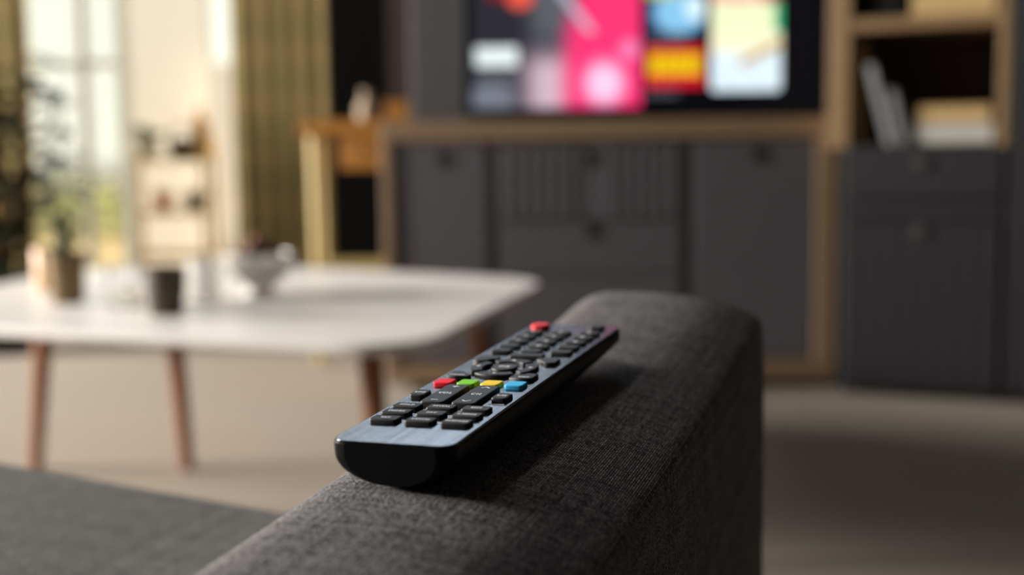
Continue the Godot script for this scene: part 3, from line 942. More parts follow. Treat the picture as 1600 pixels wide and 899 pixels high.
# ---------------------------------------------------------------- television
func build_tv() -> void:
	var w := 1.234
	var h := 0.70
	var o := thing("television", "large flat television showing bright pink and blue tiles above the grey cabinet", "television", Vector3(0.455, 0.871, -4.165))
	obj("housing", rbox(w, h, 0.045, 0.006, true), mats["black_plastic"], o, Vector3(0, h * 0.5, 0))
	obj("wall_mount", rbox(0.4, 0.3, 0.014, 0.002), mats["knob"], o, Vector3(0, h * 0.5, -0.0285))
	var W := 576
	var H := 324
	var img := Image.create(W, H, false, Image.FORMAT_RGB8)
	var bg := Color8(9, 9, 13)
	img.fill(bg)
	# picture coordinates: x 722..1292 across, y 183 at the lower edge
	var nz := FastNoiseLite.new()
	nz.seed = 33
	nz.frequency = 0.05
	for y in H:
		for x in W:
			var px := 722.0 + x
			var py := 183.0 - (H - y)
			var c := bg
			if px > 735 and px < 1003 and py < 176:
				c = hero(px, py)
			elif px > 1010 and px < 1104:
				if py < 62 and py > -40:
					c = Color8(135, 195, 232)
					var k := Vector2(px - 1064, (py - 28) * 1.2).length()
					c = c.lerp(Color8(30, 45, 85), smoothstep(32, 52, k))
					if py < 4 and px < 1062:
						c = Color8(190, 195, 80)
					if Vector2(px - 1092, py - 20).length() < 20:
						c = Color8(215, 240, 250)
				elif py > 80 and py < 145:
					c = Color8(214, 24, 48)
					if py > 92 and py < 127 and px > 1014 and px < 1100:
						c = Color8(232, 196, 18)
						if fposmod(px, 17.0) < 4.0:
							c = Color8(200, 130, 15)
				elif (py > 64 and py < 76 and px < 1080) or (py > 149 and py < 159 and px < 1064):
					c = Color8(96, 98, 110) if fposmod(px, 9.0) < 6.0 else bg
				elif py < -60:
					c = Color8(60, 120, 90)
			elif px > 1114 and px < 1226 and py < 153 and py > -110:
				if py < 14:
					c = Color8(240, 190, 170).lerp(Color8(130, 30, 45), smoothstep(1185, 1220, px))
					if nz.get_noise_2d(px * 1.2, py * 1.2) > 0.25:
						c = Color8(225, 110, 80)
				elif py < 60:
					c = Color8(226, 250, 214).lerp(Color8(246, 236, 180), 0.5 + 0.5 * nz.get_noise_2d(px, py))
					if px > 1214:
						c = Color8(60, 190, 130)
				elif py < 92:
					c = Color8(246, 240, 205)
				else:
					c = Color8(203, 230, 246).lerp(Color8(240, 248, 252), 0.5 + 0.7 * nz.get_noise_2d(px * 0.7, py))
				if absf((px - 1190) * 0.5 + (py - 95)) < 7 and px > 1160 and px < 1224:
					c = Color8(196, 160, 96)
				# rounded corners of the tile
				var ex := maxf(0.0, maxf(1124 - px, px - 1216))
				var ey := maxf(0.0, py - 143)
				if Vector2(ex, ey).length() > 10:
					c = bg
			img.set_pixel(x, y, c)
	var m := mat("screen_picture", Color(0.01, 0.01, 0.012), 0.25, 0.0, 0.15)
	m.emission_enabled = true
	m.emission_texture = ImageTexture.create_from_image(img)
	m.emission = Color.WHITE
	m.emission_operator = BaseMaterial3D.EMISSION_OP_MULTIPLY
	m.emission_energy_multiplier = 1.15
	var mb := MB.new()
	var sw := (w - 0.016) * 0.5
	var n := Vector3(0, 0, 1)
	mb.quad(Vector3(-sw, 0.012, 0), Vector3(sw, 0.012, 0), Vector3(sw, h - 0.008, 0), Vector3(-sw, h - 0.008, 0), n, n, n, n, Vector2(0, 1), Vector2(1, 1), Vector2(1, 0), Vector2(0, 0))
	mb.quad(Vector3(-sw, 0.012, -0.003), Vector3(sw, 0.012, -0.003), Vector3(sw, h - 0.008, -0.003), Vector3(-sw, h - 0.008, -0.003), -n, -n, -n, -n)
	obj("screen", mb.done(), m, o, Vector3(0, 0, 0.0262))
	var glow := AreaLight3D.new()
	glow.name = "screen_glow"
	glow.area_size = Vector2(1.15, 0.62)
	glow.area_normalize_energy = false
	glow.light_color = Color(0.86, 0.80, 1.0)
	glow.light_energy = 0.06
	glow.shadow_enabled = true
	o.add_child(glow)
	glow.transform = Transform3D(Basis(Vector3.UP, PI), Vector3(0, h * 0.5, 0.032))

func hero(px: float, py: float) -> Color:
	var c := Color8(44, 42, 50)
	c = c.lerp(Color8(88, 92, 98), smoothstep(805, 850, px) * smoothstep(110, 40, py) * smoothstep(925, 885, px))
	c = c.lerp(Color8(205, 178, 190), smoothstep(785, 850, px) * smoothstep(60, 120, py))
	c = c.lerp(Color8(118, 122, 134), smoothstep(132, 150, py) * smoothstep(812, 790, px))
	c = c.lerp(Color8(246, 54, 116), smoothstep(860, 905, px - (60 - py) * 0.3 * float(py < 60)) * smoothstep(-10, 30, px - 870 + py * 0.3))
	var d := Vector2((px - 945) / 44.0, (py - 138) / 48.0).length()
	c = c.lerp(Color8(255, 205, 236), smoothstep(1.15, 0.3, d))
	d = Vector2((px - 985) / 20.0, (py - 85) / 20.0).length()
	c = c.lerp(Color8(250, 130, 180), smoothstep(1.2, 0.4, d))
	var line := absf((px - 882) - py * 0.75)
	if line < 8 and py < 58:
		c = c.lerp(Color8(190, 190, 205), 0.85)
	d = Vector2((px - 812) / 26.0, (py - 2) / 20.0).length()
	c = c.lerp(Color8(240, 90, 70), smoothstep(1.1, 0.6, d))
	d = Vector2((px - 775) / 20.0, (py + 6) / 14.0).length()
	c = c.lerp(Color8(130, 30, 50), smoothstep(1.1, 0.6, d))
	# the pale button
	if absf(py - 94) < 16 and absf(px - 774) < 34:
		c = Color8(228, 238, 238)
	for k in 3:
		if absf(py - (126 + k * 12)) < 3 and px > 742 and px < 800 - k * 9:
			c = Color8(120, 126, 136)
	return c

# an unseen lamp above the television, placed for the sheen on the remote
func build_unseen_wall_lamp() -> void:
	var at := Vector3(-0.25, 2.22, -4.12)
	var o := thing("unseen_wall_lamp", "unseen wide frosted lamp above the television, placed for the sheen on the remote", "lamp", at)
	obj("back_plate", rbox(1.04, 0.48, 0.03, 0.004), mats["knob"], o, Vector3(0, 0, -0.062))
	obj("housing", rbox(1.00, 0.44, 0.05, 0.010), mats["window_white"], o, Vector3(0, 0, -0.024))
	var m := mat("unseen_lamp_diffuser", Color(0.9, 0.92, 0.95), 0.5)
	m.emission_enabled = true
	m.emission = Color(0.86, 0.93, 1.0)
	m.emission_energy_multiplier = 1.5
	obj("diffuser", rbox(0.96, 0.40, 0.012, 0.005), m, o, Vector3(0, 0, 0.006))
	var l := AreaLight3D.new()
	l.name = "unseen_lamp_light"
	l.area_size = Vector2(0.95, 0.39)
	l.area_normalize_energy = false
	l.light_color = Color(0.86, 0.93, 1.0)
	l.light_energy = 2.2
	l.shadow_enabled = true
	o.add_child(l)
	l.transform = Transform3D(Basis(Vector3.UP, PI), Vector3(0, 0, 0.02))

# ---------------------------------------------------------------- wall unit at the right
func build_wall_unit() -> void:
	var turn := Basis(Vector3.UP, deg_to_rad(-23.0))
	var o := thing("wall_unit", "tall grey and oak shelf unit standing at an angle right of the television", "shelf unit", Vector3(0.9908, 0, -3.6512), turn)
	# own axes: x along the front from its lower left corner, -z into the unit
	var dep := 0.36
	var w := 0.462
	var top := 2.05
	obj("plinth", rbox(w + 0.50, 0.03, dep - 0.03, 0.002), mats["knob"], o, Vector3((w + 0.50) * 0.5, 0.015, -dep * 0.5 - 0.015))
	obj("lower_carcass", rbox(w, 0.715, dep - 0.02, 0.002), mats["knob"], o, Vector3(w * 0.5, 0.388, -dep * 0.5 - 0.012))
	var dt := obj("drawer", rbox(w - 0.022, 0.148, 0.018, 0.003), mats["charcoal_front"], o, Vector3(w * 0.5 - 0.004, 0.672, 0.0))
	knob_on(dt, Vector3(0.003, 0.028, 0.009), "dark_knob")
	obj("rail", rbox(w - 0.022, 0.05, 0.012, 0.002), mats["charcoal_front"], o, Vector3(w * 0.5 - 0.004, 0.565, -0.006))
	var dd := obj("door", rbox(w - 0.022, 0.505, 0.014, 0.003), mats["charcoal_front"], o, Vector3(w * 0.5 - 0.004, 0.281, -0.002))
	for i in 8:
		obj("batten", rbox(0.048, 0.498, 0.006, 0.002), mats["charcoal_front"], dd, Vector3(-0.192 + i * 0.0548, 0, 0.009))
	knob_on(dd, Vector3(0.003, 0.218, 0.011), "dark_knob")
	# open niche above
	obj("side_panel", rbox(0.064, top - 0.745, dep, 0.003), mats["unit_oak_up"], o, Vector3(-0.014, (top + 0.745) * 0.5, -dep * 0.5))
	obj("side_panel", rbox(0.030, top - 0.745, dep, 0.003), mats["unit_oak_up"], o, Vector3(w - 0.020, (top + 0.745) * 0.5, -dep * 0.5))
	obj("back_panel", rbox(w - 0.03, top - 0.75, 0.012, 0.001), mats["walnut_back"], o, Vector3(w * 0.5, (top + 0.745) * 0.5, -dep + 0.006))
	for y in [1.106, 1.52, 2.032]:
		obj("shelf", rbox(w - 0.052, 0.036, dep - 0.016, 0.003), mats["unit_oak_across"], o, Vector3(w * 0.5 - 0.0015, y, -dep * 0.5 + 0.006))
	obj("shelf", rbox(w - 0.052, 0.010, dep - 0.016, 0.002), mats["charcoal_front"], o, Vector3(w * 0.5 - 0.0015, 0.750, -dep * 0.5 + 0.006))
	# tall closed part beyond the niche
	obj("tall_carcass", rbox(0.49, top - 0.03, dep - 0.02, 0.003), mats["knob"], o, Vector3(w + 0.247, (top + 0.03) * 0.5, -dep * 0.5 - 0.012))
	obj("stile", rbox(0.024, top - 0.035, 0.016, 0.003), mats["charcoal_front"], o, Vector3(w + 0.014, (top + 0.035) * 0.5, 0))
	obj("tall_door", rbox(0.455, top - 0.035, 0.018, 0.003), mats["charcoal_front"], o, Vector3(w + 0.260, (top + 0.035) * 0.5, 0.001))
	# books and boxes in the niche
	var y0 := 0.756
	var paper := mat("page_edges", Color(0.62, 0.52, 0.35), 0.9)
	var grey_cover := mat("grey_cover", Color(0.44, 0.44, 0.445), 0.6)
	var pale_cover := mat("pale_cover", Color(0.38, 0.38, 0.38), 0.6)
	var tan_cover := mat("tan_cover", Color(0.47, 0.36, 0.18), 0.7)
	var stand := func(label: String, x: float, thick: float, tall: float, deep: float, lean: float, cover: Material) -> void:
		var loc := Vector3(x, y0, -0.115 if lean == 0.0 else -0.098)
		var b := thing("book", label, "book", o.transform * loc, turn * Basis(Vector3.BACK, lean), "books standing in the lower niche")
		obj("cover_board", rbox(0.003, tall, deep, 0.001), cover, b, Vector3(-thick + 0.0015, tall * 0.5, 0))
		obj("cover_board", rbox(0.003, tall, deep, 0.001), cover, b, Vector3(-0.0015, tall * 0.5, 0))
		obj("spine", rbox(thick, tall, 0.003, 0.001), cover, b, Vector3(-thick * 0.5, tall * 0.5, deep * 0.5))
		obj("pages", rbox(thick - 0.006, tall - 0.006, deep - 0.006, 0.001), paper, b, Vector3(-thick * 0.5, tall * 0.5, -0.001))
	stand.call("tall upright tan book at the left end of the lower niche", 0.052, 0.030, 0.300, 0.18, 0.0, tan_cover)
	stand.call("tall grey book leaning left in the lower niche", 0.145, 0.024, 0.245, 0.17, 0.25, grey_cover)
	stand.call("shorter grey book leaning on the tall one in the lower niche", 0.186, 0.024, 0.165, 0.17, 0.24, pale_cover)
	var lie := func(called: String, label: String, x: float, y: float, lx: float, ly: float, lz: float, cover: Material) -> void:
		var b := thing(called, label, "book", o.transform * Vector3(x, y, -0.13), turn, "books lying flat in the shelf unit")
		obj("cover_board", rbox(lx, 0.003, lz, 0.001), cover, b, Vector3(0, 0.0015, 0))
		obj("cover_board", rbox(lx, 0.003, lz, 0.001), cover, b, Vector3(0, ly - 0.0015, 0))
		obj("pages", rbox(lx - 0.006, ly - 0.006, lz - 0.005, 0.001), paper if cover == tan_cover else mat("pale_pages", Color(0.60, 0.59, 0.56), 0.9), b, Vector3(0.001, ly * 0.5, 0))
	lie.call("book", "thick pale grey book lying at the bottom of the flat pile in the lower niche", 0.310, y0, 0.215, 0.058, 0.20, pale_cover)
	lie.call("book", "book with cream page edges lying on top of the flat pile in the lower niche", 0.308, y0 + 0.0585, 0.200, 0.052, 0.19, tan_cover)
	lie.call("book", "thick cream book lying on the upper shelf of the unit", 0.300, 1.1245, 0.235, 0.075, 0.20, tan_cover)
	var bx := thing("storage_box", "black box standing at the left end of the upper shelf", "box", o.transform * Vector3(0.105, 1.1245, -0.14), turn)
	obj("box_body", rbox(0.105, 0.15, 0.18, 0.004), mats["door_black"], bx, Vector3(0, 0.075, 0))
	obj("lid", rbox(0.109, 0.03, 0.184, 0.004), mats["knob"], bx, Vector3(0, 0.165, 0))

# ---------------------------------------------------------------- side table left of the cabinet
func build_side_table() -> void:
	var o := thing("side_table", "narrow honey wood side table with a drawer left of the cabinet", "side table", Vector3(-0.545, 0, -4.45))
	var w := 0.40
	obj("tabletop", rbox(w, 0.05, 0.30, 0.006, true), mats["honey_wood"], o, Vector3(0, 0.845, 0))
	for x in [-1.0, 1.0]:
		for z in [-1.0, 1.0]:
			obj("leg", tube([Vector3(x * 0.165 + (0.02 if x < 0 else 0.0), 0.001, z * 0.12), Vector3(x * 0.150, 0.82, z * 0.11)], [0.018, 0.022], 12), mats["pale_wood"], o)
	var d := obj("drawer", rbox(0.17, 0.12, 0.24, 0.004), mats["honey_wood"], o, Vector3(0.03, 0.758, 0.01))
	obj("knob", lathe([Vector2(0, 0.016), Vector2(0.010, 0.014), Vector2(0.012, 0.008), Vector2(0.005, 0.0)], 16), mats["knob"], d, Vector3(0, 0, 0.12), Basis(Vector3.RIGHT, PI / 2))
	obj("shelf", rbox(0.33, 0.03, 0.25, 0.003), mats["pale_wood"], o, Vector3(0, 0.345, 0))
	var v := thing("vase", "small pale bottle shaped vase on the honey wood side table", "vase", Vector3(-0.515, 0.8705, -4.40))
	obj("vase_body", lathe([Vector2(0, 0), Vector2(0.030, 0), Vector2(0.036, 0.02), Vector2(0.034, 0.05), Vector2(0.018, 0.075), Vector2(0.014, 0.095), Vector2(0.019, 0.105), Vector2(0.014, 0.103), Vector2(0.009, 0.09), Vector2(0, 0.085)], 28), mat("vase_clay", Color(0.56, 0.48, 0.39), 0.6), v)
	obj("rim", lathe([Vector2(0.013, 0.102), Vector2(0.019, 0.1035), Vector2(0.0195, 0.107), Vector2(0.014, 0.107), Vector2(0.013, 0.102)], 24), mats["vase_clay"], v)
	var b := thing("wooden_box", "small honey wood box on the side table beside the television wall", "box", Vector3(-0.405, 0.8705, -4.45))
	obj("box_body", rbox(0.085, 0.05, 0.14, 0.004), mats["honey_wood"], b, Vector3(0, 0.025, 0))
	obj("lid", rbox(0.09, 0.016, 0.145, 0.004), mats["honey_wood"], b, Vector3(0, 0.0585, 0))

# ---------------------------------------------------------------- remote control
func arc_piece(cx: float, cz: float, r0: float, r1: float, a0: float, a1: float, stretch := 1.0) -> PackedVector2Array:
	var p := PackedVector2Array()
	for i in 13:
		var a := lerpf(a0, a1, i / 12.0)
		p.append(Vector2(cx + r1 * cos(a), cz + r1 * stretch * sin(a)))
	for i in 13:
		var a := lerpf(a1, a0, i / 12.0)
		p.append(Vector2(cx + r0 * cos(a), cz + r0 * stretch * sin(a)))
	return p

func build_remote() -> void:
	var b := Basis(Vector3(0.933, 0.0176, 0.3594), Vector3(-0.0398, 0.9977, 0.0545), Vector3(-0.3577, -0.0651, 0.9316)).orthonormalized()
	var o := thing("remote_control", "slim black television remote control lying on the sofa arm", "remote control", Vector3(-0.0442, 0.6212, -0.4201), b)
	var L := 0.216
	var hw := 0.0245
	# hull: straight flanks below the rim, then a round belly
	var rings := []
	var cr := 0.0065
	var vs := [0.0, 0.0006, 0.0016, 0.003, 0.005, 0.0065, 0.010, 0.016, 0.03, 0.06, 0.10, 0.14, 0.18, 0.197, 0.204, 0.2095, 0.211, 0.213, 0.2144, 0.2154, 0.216]
	for v in vs:
		var e := minf(v, L - v)
		var half: float = hw if e >= cr else hw - cr + sqrt(maxf(0.0, cr * cr - pow(cr - e, 2)))
		var deep := 0.0172
		if v < 0.012:
			deep *= lerpf(0.90, 1.0, sin(v / 0.012 * PI / 2))
		if v > 0.150:
			deep *= lerpf(1.0, 0.62, pow((v - 0.150) / 0.066, 1.6))
		var side := 0.0050
		var ring := PackedVector3Array()
		ring.append(Vector3(-half + 0.0007, -0.0004, -v))
		ring.append(Vector3(-half + 0.0002, -0.0006, -v))
		ring.append(Vector3(-half, -0.0011, -v))
		ring.append(Vector3(-half, -0.003, -v))
		for i in 21:
			var a := PI + PI * i / 20.0
			var ca := signf(cos(a)) * pow(absf(cos(a)), 0.95)
			var sa := -pow(absf(sin(a)), 0.98)
			ring.append(Vector3(ca * half, -side + sa * (deep - side), -v))
		ring.append(Vector3(half, -0.003, -v))
		ring.append(Vector3(half, -0.0011, -v))
		ring.append(Vector3(half - 0.0002, -0.0006, -v))
		ring.append(Vector3(half - 0.0007, -0.0004, -v))
		rings.append(ring)
	var mb := MB.new()
	add_loft(mb, rings)
	obj("body", mb.done(), mats["black_plastic"], o)
	var face := roundrect(hw * 2 - 0.0012, L - 0.0012, 0.0060, 8, Vector2(0, -L * 0.5))
	obj("faceplate", prism(face, 0.0010, 0.0003, -0.0007), mats["brushed_face"], o)
	var rubber: Material = mats["rubber"]
	# keys: u across, v along, in millimetres
	var key := func(called: String, p: PackedVector2Array, h: float, bev: float, m: Material, word: String, em: float, at: Vector2) -> MeshInstance3D:
		var k := obj(called, prism(p, h, bev, 0.0), m, o, Vector3(at.x, 0.0003, -at.y))
		if word != "":
			obj("lettering", text_mesh(word, em), mats["print"], k, Vector3(0, h + 0.00003, 0), Basis(Vector3.RIGHT, -PI / 2))
		return k
	var rect := func(w: float, d: float, r: float) -> PackedVector2Array:
		return roundrect(w * 0.001, d * 0.001, r * 0.001, 5)
	var H := 0.0016
	var words := [["TXT", "CANCEL", "SUBPAGE"], ["INDEX", "FAV", "S.MODE"], ["HOLD", "REVEAL", "SIZE"]]
	var rows := [27.2, 36.8, 46.2]
	for r in 3:
		for c in 3:
			key.call("key", rect.call(11.4, 6.3, 1.3), H, 0.0005, rubber, words[r][c], 0.0017 if words[r][c].length() < 6 else 0.0015, Vector2((c - 1) * 0.01465, rows[r] * 0.001))
	# volume and channel rockers, with a small key at either side
	for s in [-1.0, 1.0]:
		var at := Vector2(s * 0.0067, 0.0650)
		var k: MeshInstance3D = key.call("rocker_key", rect.call(10.0, 28.6, 1.6), 0.0019, 0.0005, rubber, "VOL" if s < 0 else "CH", 0.0024, at)
		var hh := 0.00193
		if s < 0:
			obj("lettering", rbox(0.0030, 0.0001, 0.0006, 0.00004), mats["print"], k, Vector3(0, hh, -0.0105))
			obj("lettering", rbox(0.0006, 0.0001, 0.0030, 0.00004), mats["print"], k, Vector3(0, hh, -0.0105))
			obj("lettering", rbox(0.0030, 0.0001, 0.0006, 0.00004), mats["print"], k, Vector3(0, hh, 0.0108))
		else:
			for e in [-1.0, 1.0]:
				for q in [-1.0, 1.0]:
					obj("lettering", rbox(0.0024, 0.0001, 0.0006, 0.00004), mats["print"], k, Vector3(q * 0.0009, hh, e * 0.0106), Basis(Vector3.UP, e * q * 0.72))
		var sk: MeshInstance3D = key.call("key", rect.call(6.6, 8.8, 1.5), 0.0018, 0.0005, rubber, "EPG" if s < 0 else "I/II", 0.0019, Vector2(s * 0.0178, 0.0648))
	obj("lettering", text_mesh("AUDIO", 0.0015), mats["print"], o, Vector3(0.0182, 0.00036, -0.0574), Basis(Vector3.RIGHT, -PI / 2))
	var hues := [[Color(0.97, 0.14, 0.22), "red"], [Color(0.52, 0.84, 0.22), "green"], [Color(1.0, 0.85, 0.22), "yellow"], [Color(0.28, 0.75, 0.97), "blue"]]
	for i in 4:
		var m := mat("key_" + hues[i][1], hues[i][0], 0.6, 0.0, 0.3)
		var k: MeshInstance3D = key.call("colour_key", rect.call(8.2, 7.8, 1.5), 0.0017, 0.0005, m, "", 0.0, Vector2((i - 1.5) * 0.01065, 0.0852))
		k.set_meta("label", hues[i][1] + " key")
	# direction ring
	var ok_v := 0.1135
	var okp := PackedVector2Array()
	for i in 32:
		var a := TAU * i / 32
		okp.append(Vector2(0.0058 * cos(a), 0.0062 * sin(a)))
	var okk: MeshInstance3D = key.call("centre_key", okp, 0.0018, 0.0005, rubber, "OK", 0.0028, Vector2(0, ok_v))
	okk.set_meta("label", "round centre key of the direction ring")
	for q in 4:
		var mid := q * PI / 2
		var p := arc_piece(0, 0, 0.0096, 0.0150, mid - 0.66, mid + 0.66, 1.04)
		var k: MeshInstance3D = key.call("direction_key", p, 0.0017, 0.0005, rubber, "", 0.0, Vector2(0, ok_v))
		var tri := PackedVector2Array([Vector2(0.0012, 0), Vector2(-0.0008, 0.0011), Vector2(-0.0008, -0.0011)])
		obj("lettering", prism(tri, 0.00008, 0.00001), mats["print"], k, Vector3(0.0123 * cos(mid), 0.0017, 0.0123 * sin(mid)), Basis(Vector3.UP, -mid))
	# four corner keys hugging the ring
	for c in [[-1.0, -1.0, "MENU"], [1.0, -1.0, "EXIT"], [-1.0, 1.0, ""], [1.0, 1.0, ""]]:
		var sx: float = c[0]
		var sv: float = c[1]
		var p := PackedVector2Array()
		for i in 9:
			var a := lerpf(0.58, 1.02, i / 8.0)
			p.append(Vector2(sx * 0.0176 * cos(a), -sv * 0.0176 * 1.06 * sin(a)))
		p.append(Vector2(sx * 0.0096, -sv * 0.0196))
		p.append(Vector2(sx * 0.0183, -sv * 0.0196))
		p.append(Vector2(sx * 0.0196, -sv * 0.0183))
		p.append(Vector2(sx * 0.0196, -sv * 0.0108))
		var k: MeshInstance3D = key.call("corner_key", p, 0.0017, 0.0003, rubber, "", 0.0, Vector2(0, ok_v))
		if c[2] != "":
			obj("lettering", text_mesh(c[2], 0.0017), mats["print"], k, Vector3(sx * 0.0153, 0.00173, -sv * 0.0172), Basis(Vector3.RIGHT, -PI / 2))
	key.call("key", rect.call(16.4, 6.2, 1.4), H, 0.0005, rubber, "", 0.0, Vector2(0.0012, 0.1388))
	# number keys
	var nrows := [147.8, 158.2, 169.0, 179.8, 190.4]
	var digit := [["", "", ""], ["", "0", ""], ["7", "8", "9"], ["4", "5", "6"], ["1", "2", "3"]]
	for r in 5:
		for c in 3:
			key.call("number_key" if digit[r][c] != "" else "key", rect.call(10.0, 6.2, 1.4), H, 0.0005, rubber, digit[r][c], 0.0030, Vector2((c - 1) * 0.01465, nrows[r] * 0.001))
	var pk: MeshInstance3D = key.call("power_key", rect.call(9.2, 8.6, 3.4), 0.0026, 0.0007, mat("key_power", Color(0.92, 0.10, 0.16), 0.55), "", 0.0, Vector2(-0.0153, 0.2042))
	pk.set_meta("label", "red power key")
	key.call("key", rect.call(7.6, 6.4, 2.0), H, 0.0005, rubber, "", 0.0, Vector2(0.0141, 0.2062))

# ---------------------------------------------------------------- things on the coffee table
func build_table_things() -> void:
	var ty := 0.4305
	var dark := mat("dark_clay", Color(0.28, 0.235, 0.18), 0.7)
	var cup := thing("cup", "dark brown grey tapered cup near the front of the white table", "cup", Vector3(-0.673, ty, -2.35))
	obj("cup_body", lathe([Vector2(0, 0), Vector2(0.029, 0), Vector2(0.033, 0.006), Vector2(0.0395, 0.060), Vector2(0.0405, 0.094), Vector2(0.0375, 0.094), Vector2(0.036, 0.058), Vector2(0.030, 0.010), Vector2(0, 0.008)], 36), dark, cup)
	obj("foot_ring", lathe([Vector2(0.020, 0.0), Vector2(0.0265, 0.0), Vector2(0.027, 0.003), Vector2(0.020, 0.003)], 30), dark, cup)
	var china := mat("white_china", Color(0.95, 0.94, 0.92), 0.3)
	china.backlight_enabled = true
	china.backlight = Color(0.8, 0.79, 0.77)
	var milk := mat("milk_glass", Color(0.97, 0.96, 0.94, 0.45), 0.18)
	milk.transparency = BaseMaterial3D.TRANSPARENCY_ALPHA
	var bowl := thing("bowl", "white footed bowl heaped with reddish brown pieces on the coffee table", "bowl", Vector3(-0.563, ty, -2.70))
	obj("bowl_body", lathe([Vector2(0, 0.018), Vector2(0.030, 0.018), Vector2(0.055, 0.036), Vector2(0.072, 0.064), Vector2(0.077, 0.092), Vector2(0.0735, 0.092), Vector2(0.068, 0.066), Vector2(0.050, 0.041), Vector2(0, 0.028)], 44), china, bowl)
	obj("foot", lathe([Vector2(0, 0), Vector2(0.036, 0), Vector2(0.036, 0.004), Vector2(0.028, 0.018), Vector2(0, 0.018)], 36), china, bowl)
	var browns := [mat("pod_red", Color(0.40, 0.15, 0.07), 0.7), mat("pod_brown", Color(0.34, 0.19, 0.11), 0.7), mat("pod_dark", Color(0.20, 0.11, 0.08), 0.7)]
	var spots := []
	for i in 7:
		spots.append(Vector3(cos(i * TAU / 7) * 0.046, 0.079, sin(i * TAU / 7) * 0.046))
	for i in 4:
		spots.append(Vector3(cos(i * TAU / 4 + 0.4) * 0.022, 0.098, sin(i * TAU / 4 + 0.4) * 0.022))
	spots.append(Vector3(0.0, 0.060, 0.0))
	spots.append(Vector3(0.0, 0.118, 0.0))
	for i in spots.size():
		var mb := MB.new()
		var prof := []
		var r := rng.randf_range(0.0165, 0.0190)
		for k in 9:
			var a := -PI / 2 + PI * k / 8.0
			prof.append(Vector2(maxf(0.0, r * cos(a)), r * 1.1 * sin(a)))
		add_lathe(mb, prof, 14)
		var turn := Basis.from_euler(Vector3(rng.randf_range(-0.6, 0.6), rng.randf() * TAU, rng.randf_range(-0.6, 0.6)))
		var pod := thing("dried_pod", ["reddish", "brown", "dark brown"][i % 3] + " rounded dried pod " + ("in the outer ring of" if i < 7 else "on the inner heap of" if i < 11 else "buried under the heap of" if i == 11 else "topmost on the heap of") + " the white footed bowl", "dried pod", Vector3(-0.563, ty, -2.70) + spots[i], turn, "brown pieces in the white bowl")
		obj("shell", mb.done(), browns[i % 3], pod)
		obj("stem", tube([Vector3(0, r * 1.0, 0), Vector3(0.001, r * 1.25, 0)], [0.003, 0.002], 8), browns[2], pod)
	var mug := thing("cup", "milky white glass cup standing left of the white footed bowl", "cup", Vector3(-0.668, ty, -2.64))
	obj("cup_body", lathe([Vector2(0, 0), Vector2(0.030, 0), Vector2(0.034, 0.004), Vector2(0.036, 0.088), Vector2(0.0335, 0.088), Vector2(0.0315, 0.008), Vector2(0, 0.006)], 32), mats["milk_glass"], mug)
	obj("foot_ring", lathe([Vector2(0.022, -0.0003), Vector2(0.0295, -0.0003), Vector2(0.030, 0.002), Vector2(0.022, 0.002)], 30), mats["milk_glass"], mug)
	var gl := thing("glass", "clear drinking glass between the brown pot and the dark cup", "glass", Vector3(-0.80, ty, -2.50))
	obj("glass_body", lathe([Vector2(0, 0), Vector2(0.029, 0), Vector2(0.031, 0.003), Vector2(0.036, 0.082), Vector2(0.0345, 0.083), Vector2(0.0335, 0.082), Vector2(0.0285, 0.010), Vector2(0, 0.008)], 36), mats["tumbler_glass"], gl)
	var cd := thing("candle", "pinkish tan pillar candle at the left end of the white table", "candle", Vector3(-1.09, ty, -2.84))
	obj("wax", lathe([Vector2(0, 0), Vector2(0.027, 0), Vector2(0.0285, 0.003), Vector2(0.0285, 0.098), Vector2(0.025, 0.101), Vector2(0.010, 0.097), Vector2(0, 0.097)], 30), mat("pink_wax", Color(0.85, 0.70, 0.56), 0.5), cd)
	obj("wick", tube([Vector3(0, 0.096, 0), Vector3(0.001, 0.104, 0), Vector3(0.003, 0.109, 0)], [0.001, 0.001, 0.001], 6), mats["door_black"], cd)

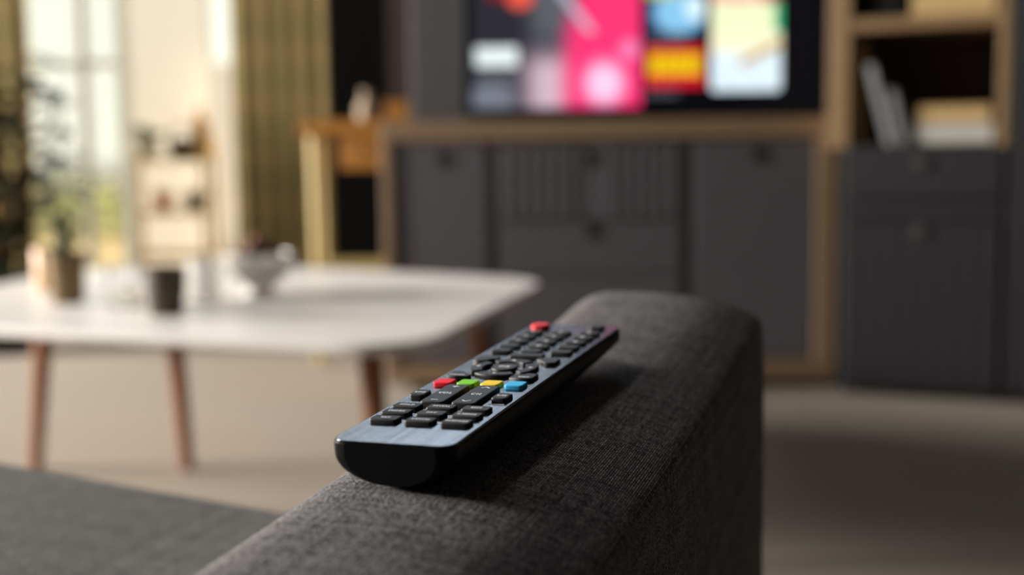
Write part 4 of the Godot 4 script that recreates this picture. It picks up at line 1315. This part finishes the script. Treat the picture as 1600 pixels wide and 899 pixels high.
# ---------------------------------------------------------------- plants in the room
func build_plants() -> void:
	var green := mat("table_leaf", Color(0.20, 0.26, 0.16), 0.5)
	green.backlight_enabled = true
	green.backlight = Color(0.10, 0.13, 0.06)
	var clay := mat("tan_clay", Color(0.48, 0.39, 0.26), 0.8)
	var o := thing("potted_plant", "leafy plant in a tan clay pot standing on the white table", "potted plant", Vector3(-0.948, 0.4305, -2.58))
	obj("pot", lathe([Vector2(0, 0), Vector2(0.030, 0), Vector2(0.033, 0.004), Vector2(0.040, 0.092), Vector2(0.042, 0.093), Vector2(0.042, 0.108), Vector2(0.038, 0.108), Vector2(0.035, 0.09), Vector2(0, 0.09)], 32), clay, o)
	obj("soil", lathe([Vector2(0, 0.098), Vector2(0.036, 0.096), Vector2(0.036, 0.088), Vector2(0, 0.088)], 24), mats["soil"], o)
	var lm := leaf_mesh(0.046, 0.026, 0.012, 0.25)
	var small := leaf_mesh(0.034, 0.020, 0.008, 0.25)
	for s in 6:
		var az := s * TAU / 6 + 0.3
		var reach := rng.randf_range(0.02, 0.055)
		var tall := rng.randf_range(0.20, 0.34)
		if s == 0:
			reach = 0.01
			tall = 0.37
		var base := Vector3(cos(az) * 0.012, 0.095, sin(az) * 0.012)
		var tip := Vector3(cos(az) * reach, 0.095 + tall, sin(az) * reach)
		var bend := Vector3(cos(az + 1.2) * 0.018, 0, sin(az + 1.2) * 0.018)
		var path := []
		var rad := []
		for k in 7:
			var t := k / 6.0
			path.append(base.lerp(tip, t) + bend * sin(t * PI))
			rad.append(lerpf(0.0024, 0.0010, t))
		obj("stem", tube(path, rad, 6), green, o)
		var n := int(tall / 0.020)
		for k in n:
			var t := (k + 0.7) / (n + 0.5)
			if t < 0.05:
				continue
			var p: Vector3 = base.lerp(tip, t) + bend * sin(t * PI)
			var b := Basis(Vector3.UP, k * 2.39996 + s) * Basis(Vector3.RIGHT, rng.randf_range(-0.5, 0.55))
			obj("leaf", lm if rng.randf() < 0.6 else small, green, o, p, b)
	var dark := mat("dark_leaf", Color(0.10, 0.11, 0.045), 0.6, 0.0, 0.3)
	var f := thing("rubber_plant", "tall dark leafy plant standing on the floor at the left edge", "potted plant", Vector3(-1.97, 0, -4.72))
	obj("pot", lathe([Vector2(0, 0.001), Vector2(0.12, 0.001), Vector2(0.15, 0.26), Vector2(0.158, 0.262), Vector2(0.158, 0.30), Vector2(0.14, 0.30), Vector2(0.135, 0.26), Vector2(0, 0.26)], 36), mats["door_black"], f)
	obj("soil", lathe([Vector2(0, 0.275), Vector2(0.138, 0.272), Vector2(0.138, 0.25), Vector2(0, 0.25)], 28), mats["soil"], f)
	var big := leaf_mesh(0.20, 0.105, 0.07, 0.22)
	var mid := leaf_mesh(0.15, 0.085, 0.045, 0.22)
	for s in 4:
		var az := s * TAU / 4 + 0.5
		var top := Vector3(cos(az) * 0.13, 1.0 + 0.05 * s, sin(az) * 0.13)
		var base := Vector3(cos(az) * 0.03, 0.27, sin(az) * 0.03)
		obj("stem", tube([base, base.lerp(top, 0.5), top], [0.009, 0.008, 0.005], 8), mats["door_black"], f)
		for k in 20:
			var t := k / 19.0
			var p := base.lerp(top, 0.08 + 0.92 * t)
			var b := Basis(Vector3.UP, k * 2.39996 + s * 1.1) * Basis(Vector3.RIGHT, rng.randf_range(-0.2, 0.7))
			obj("leaf", big if k % 3 else mid, dark, f, p, b)
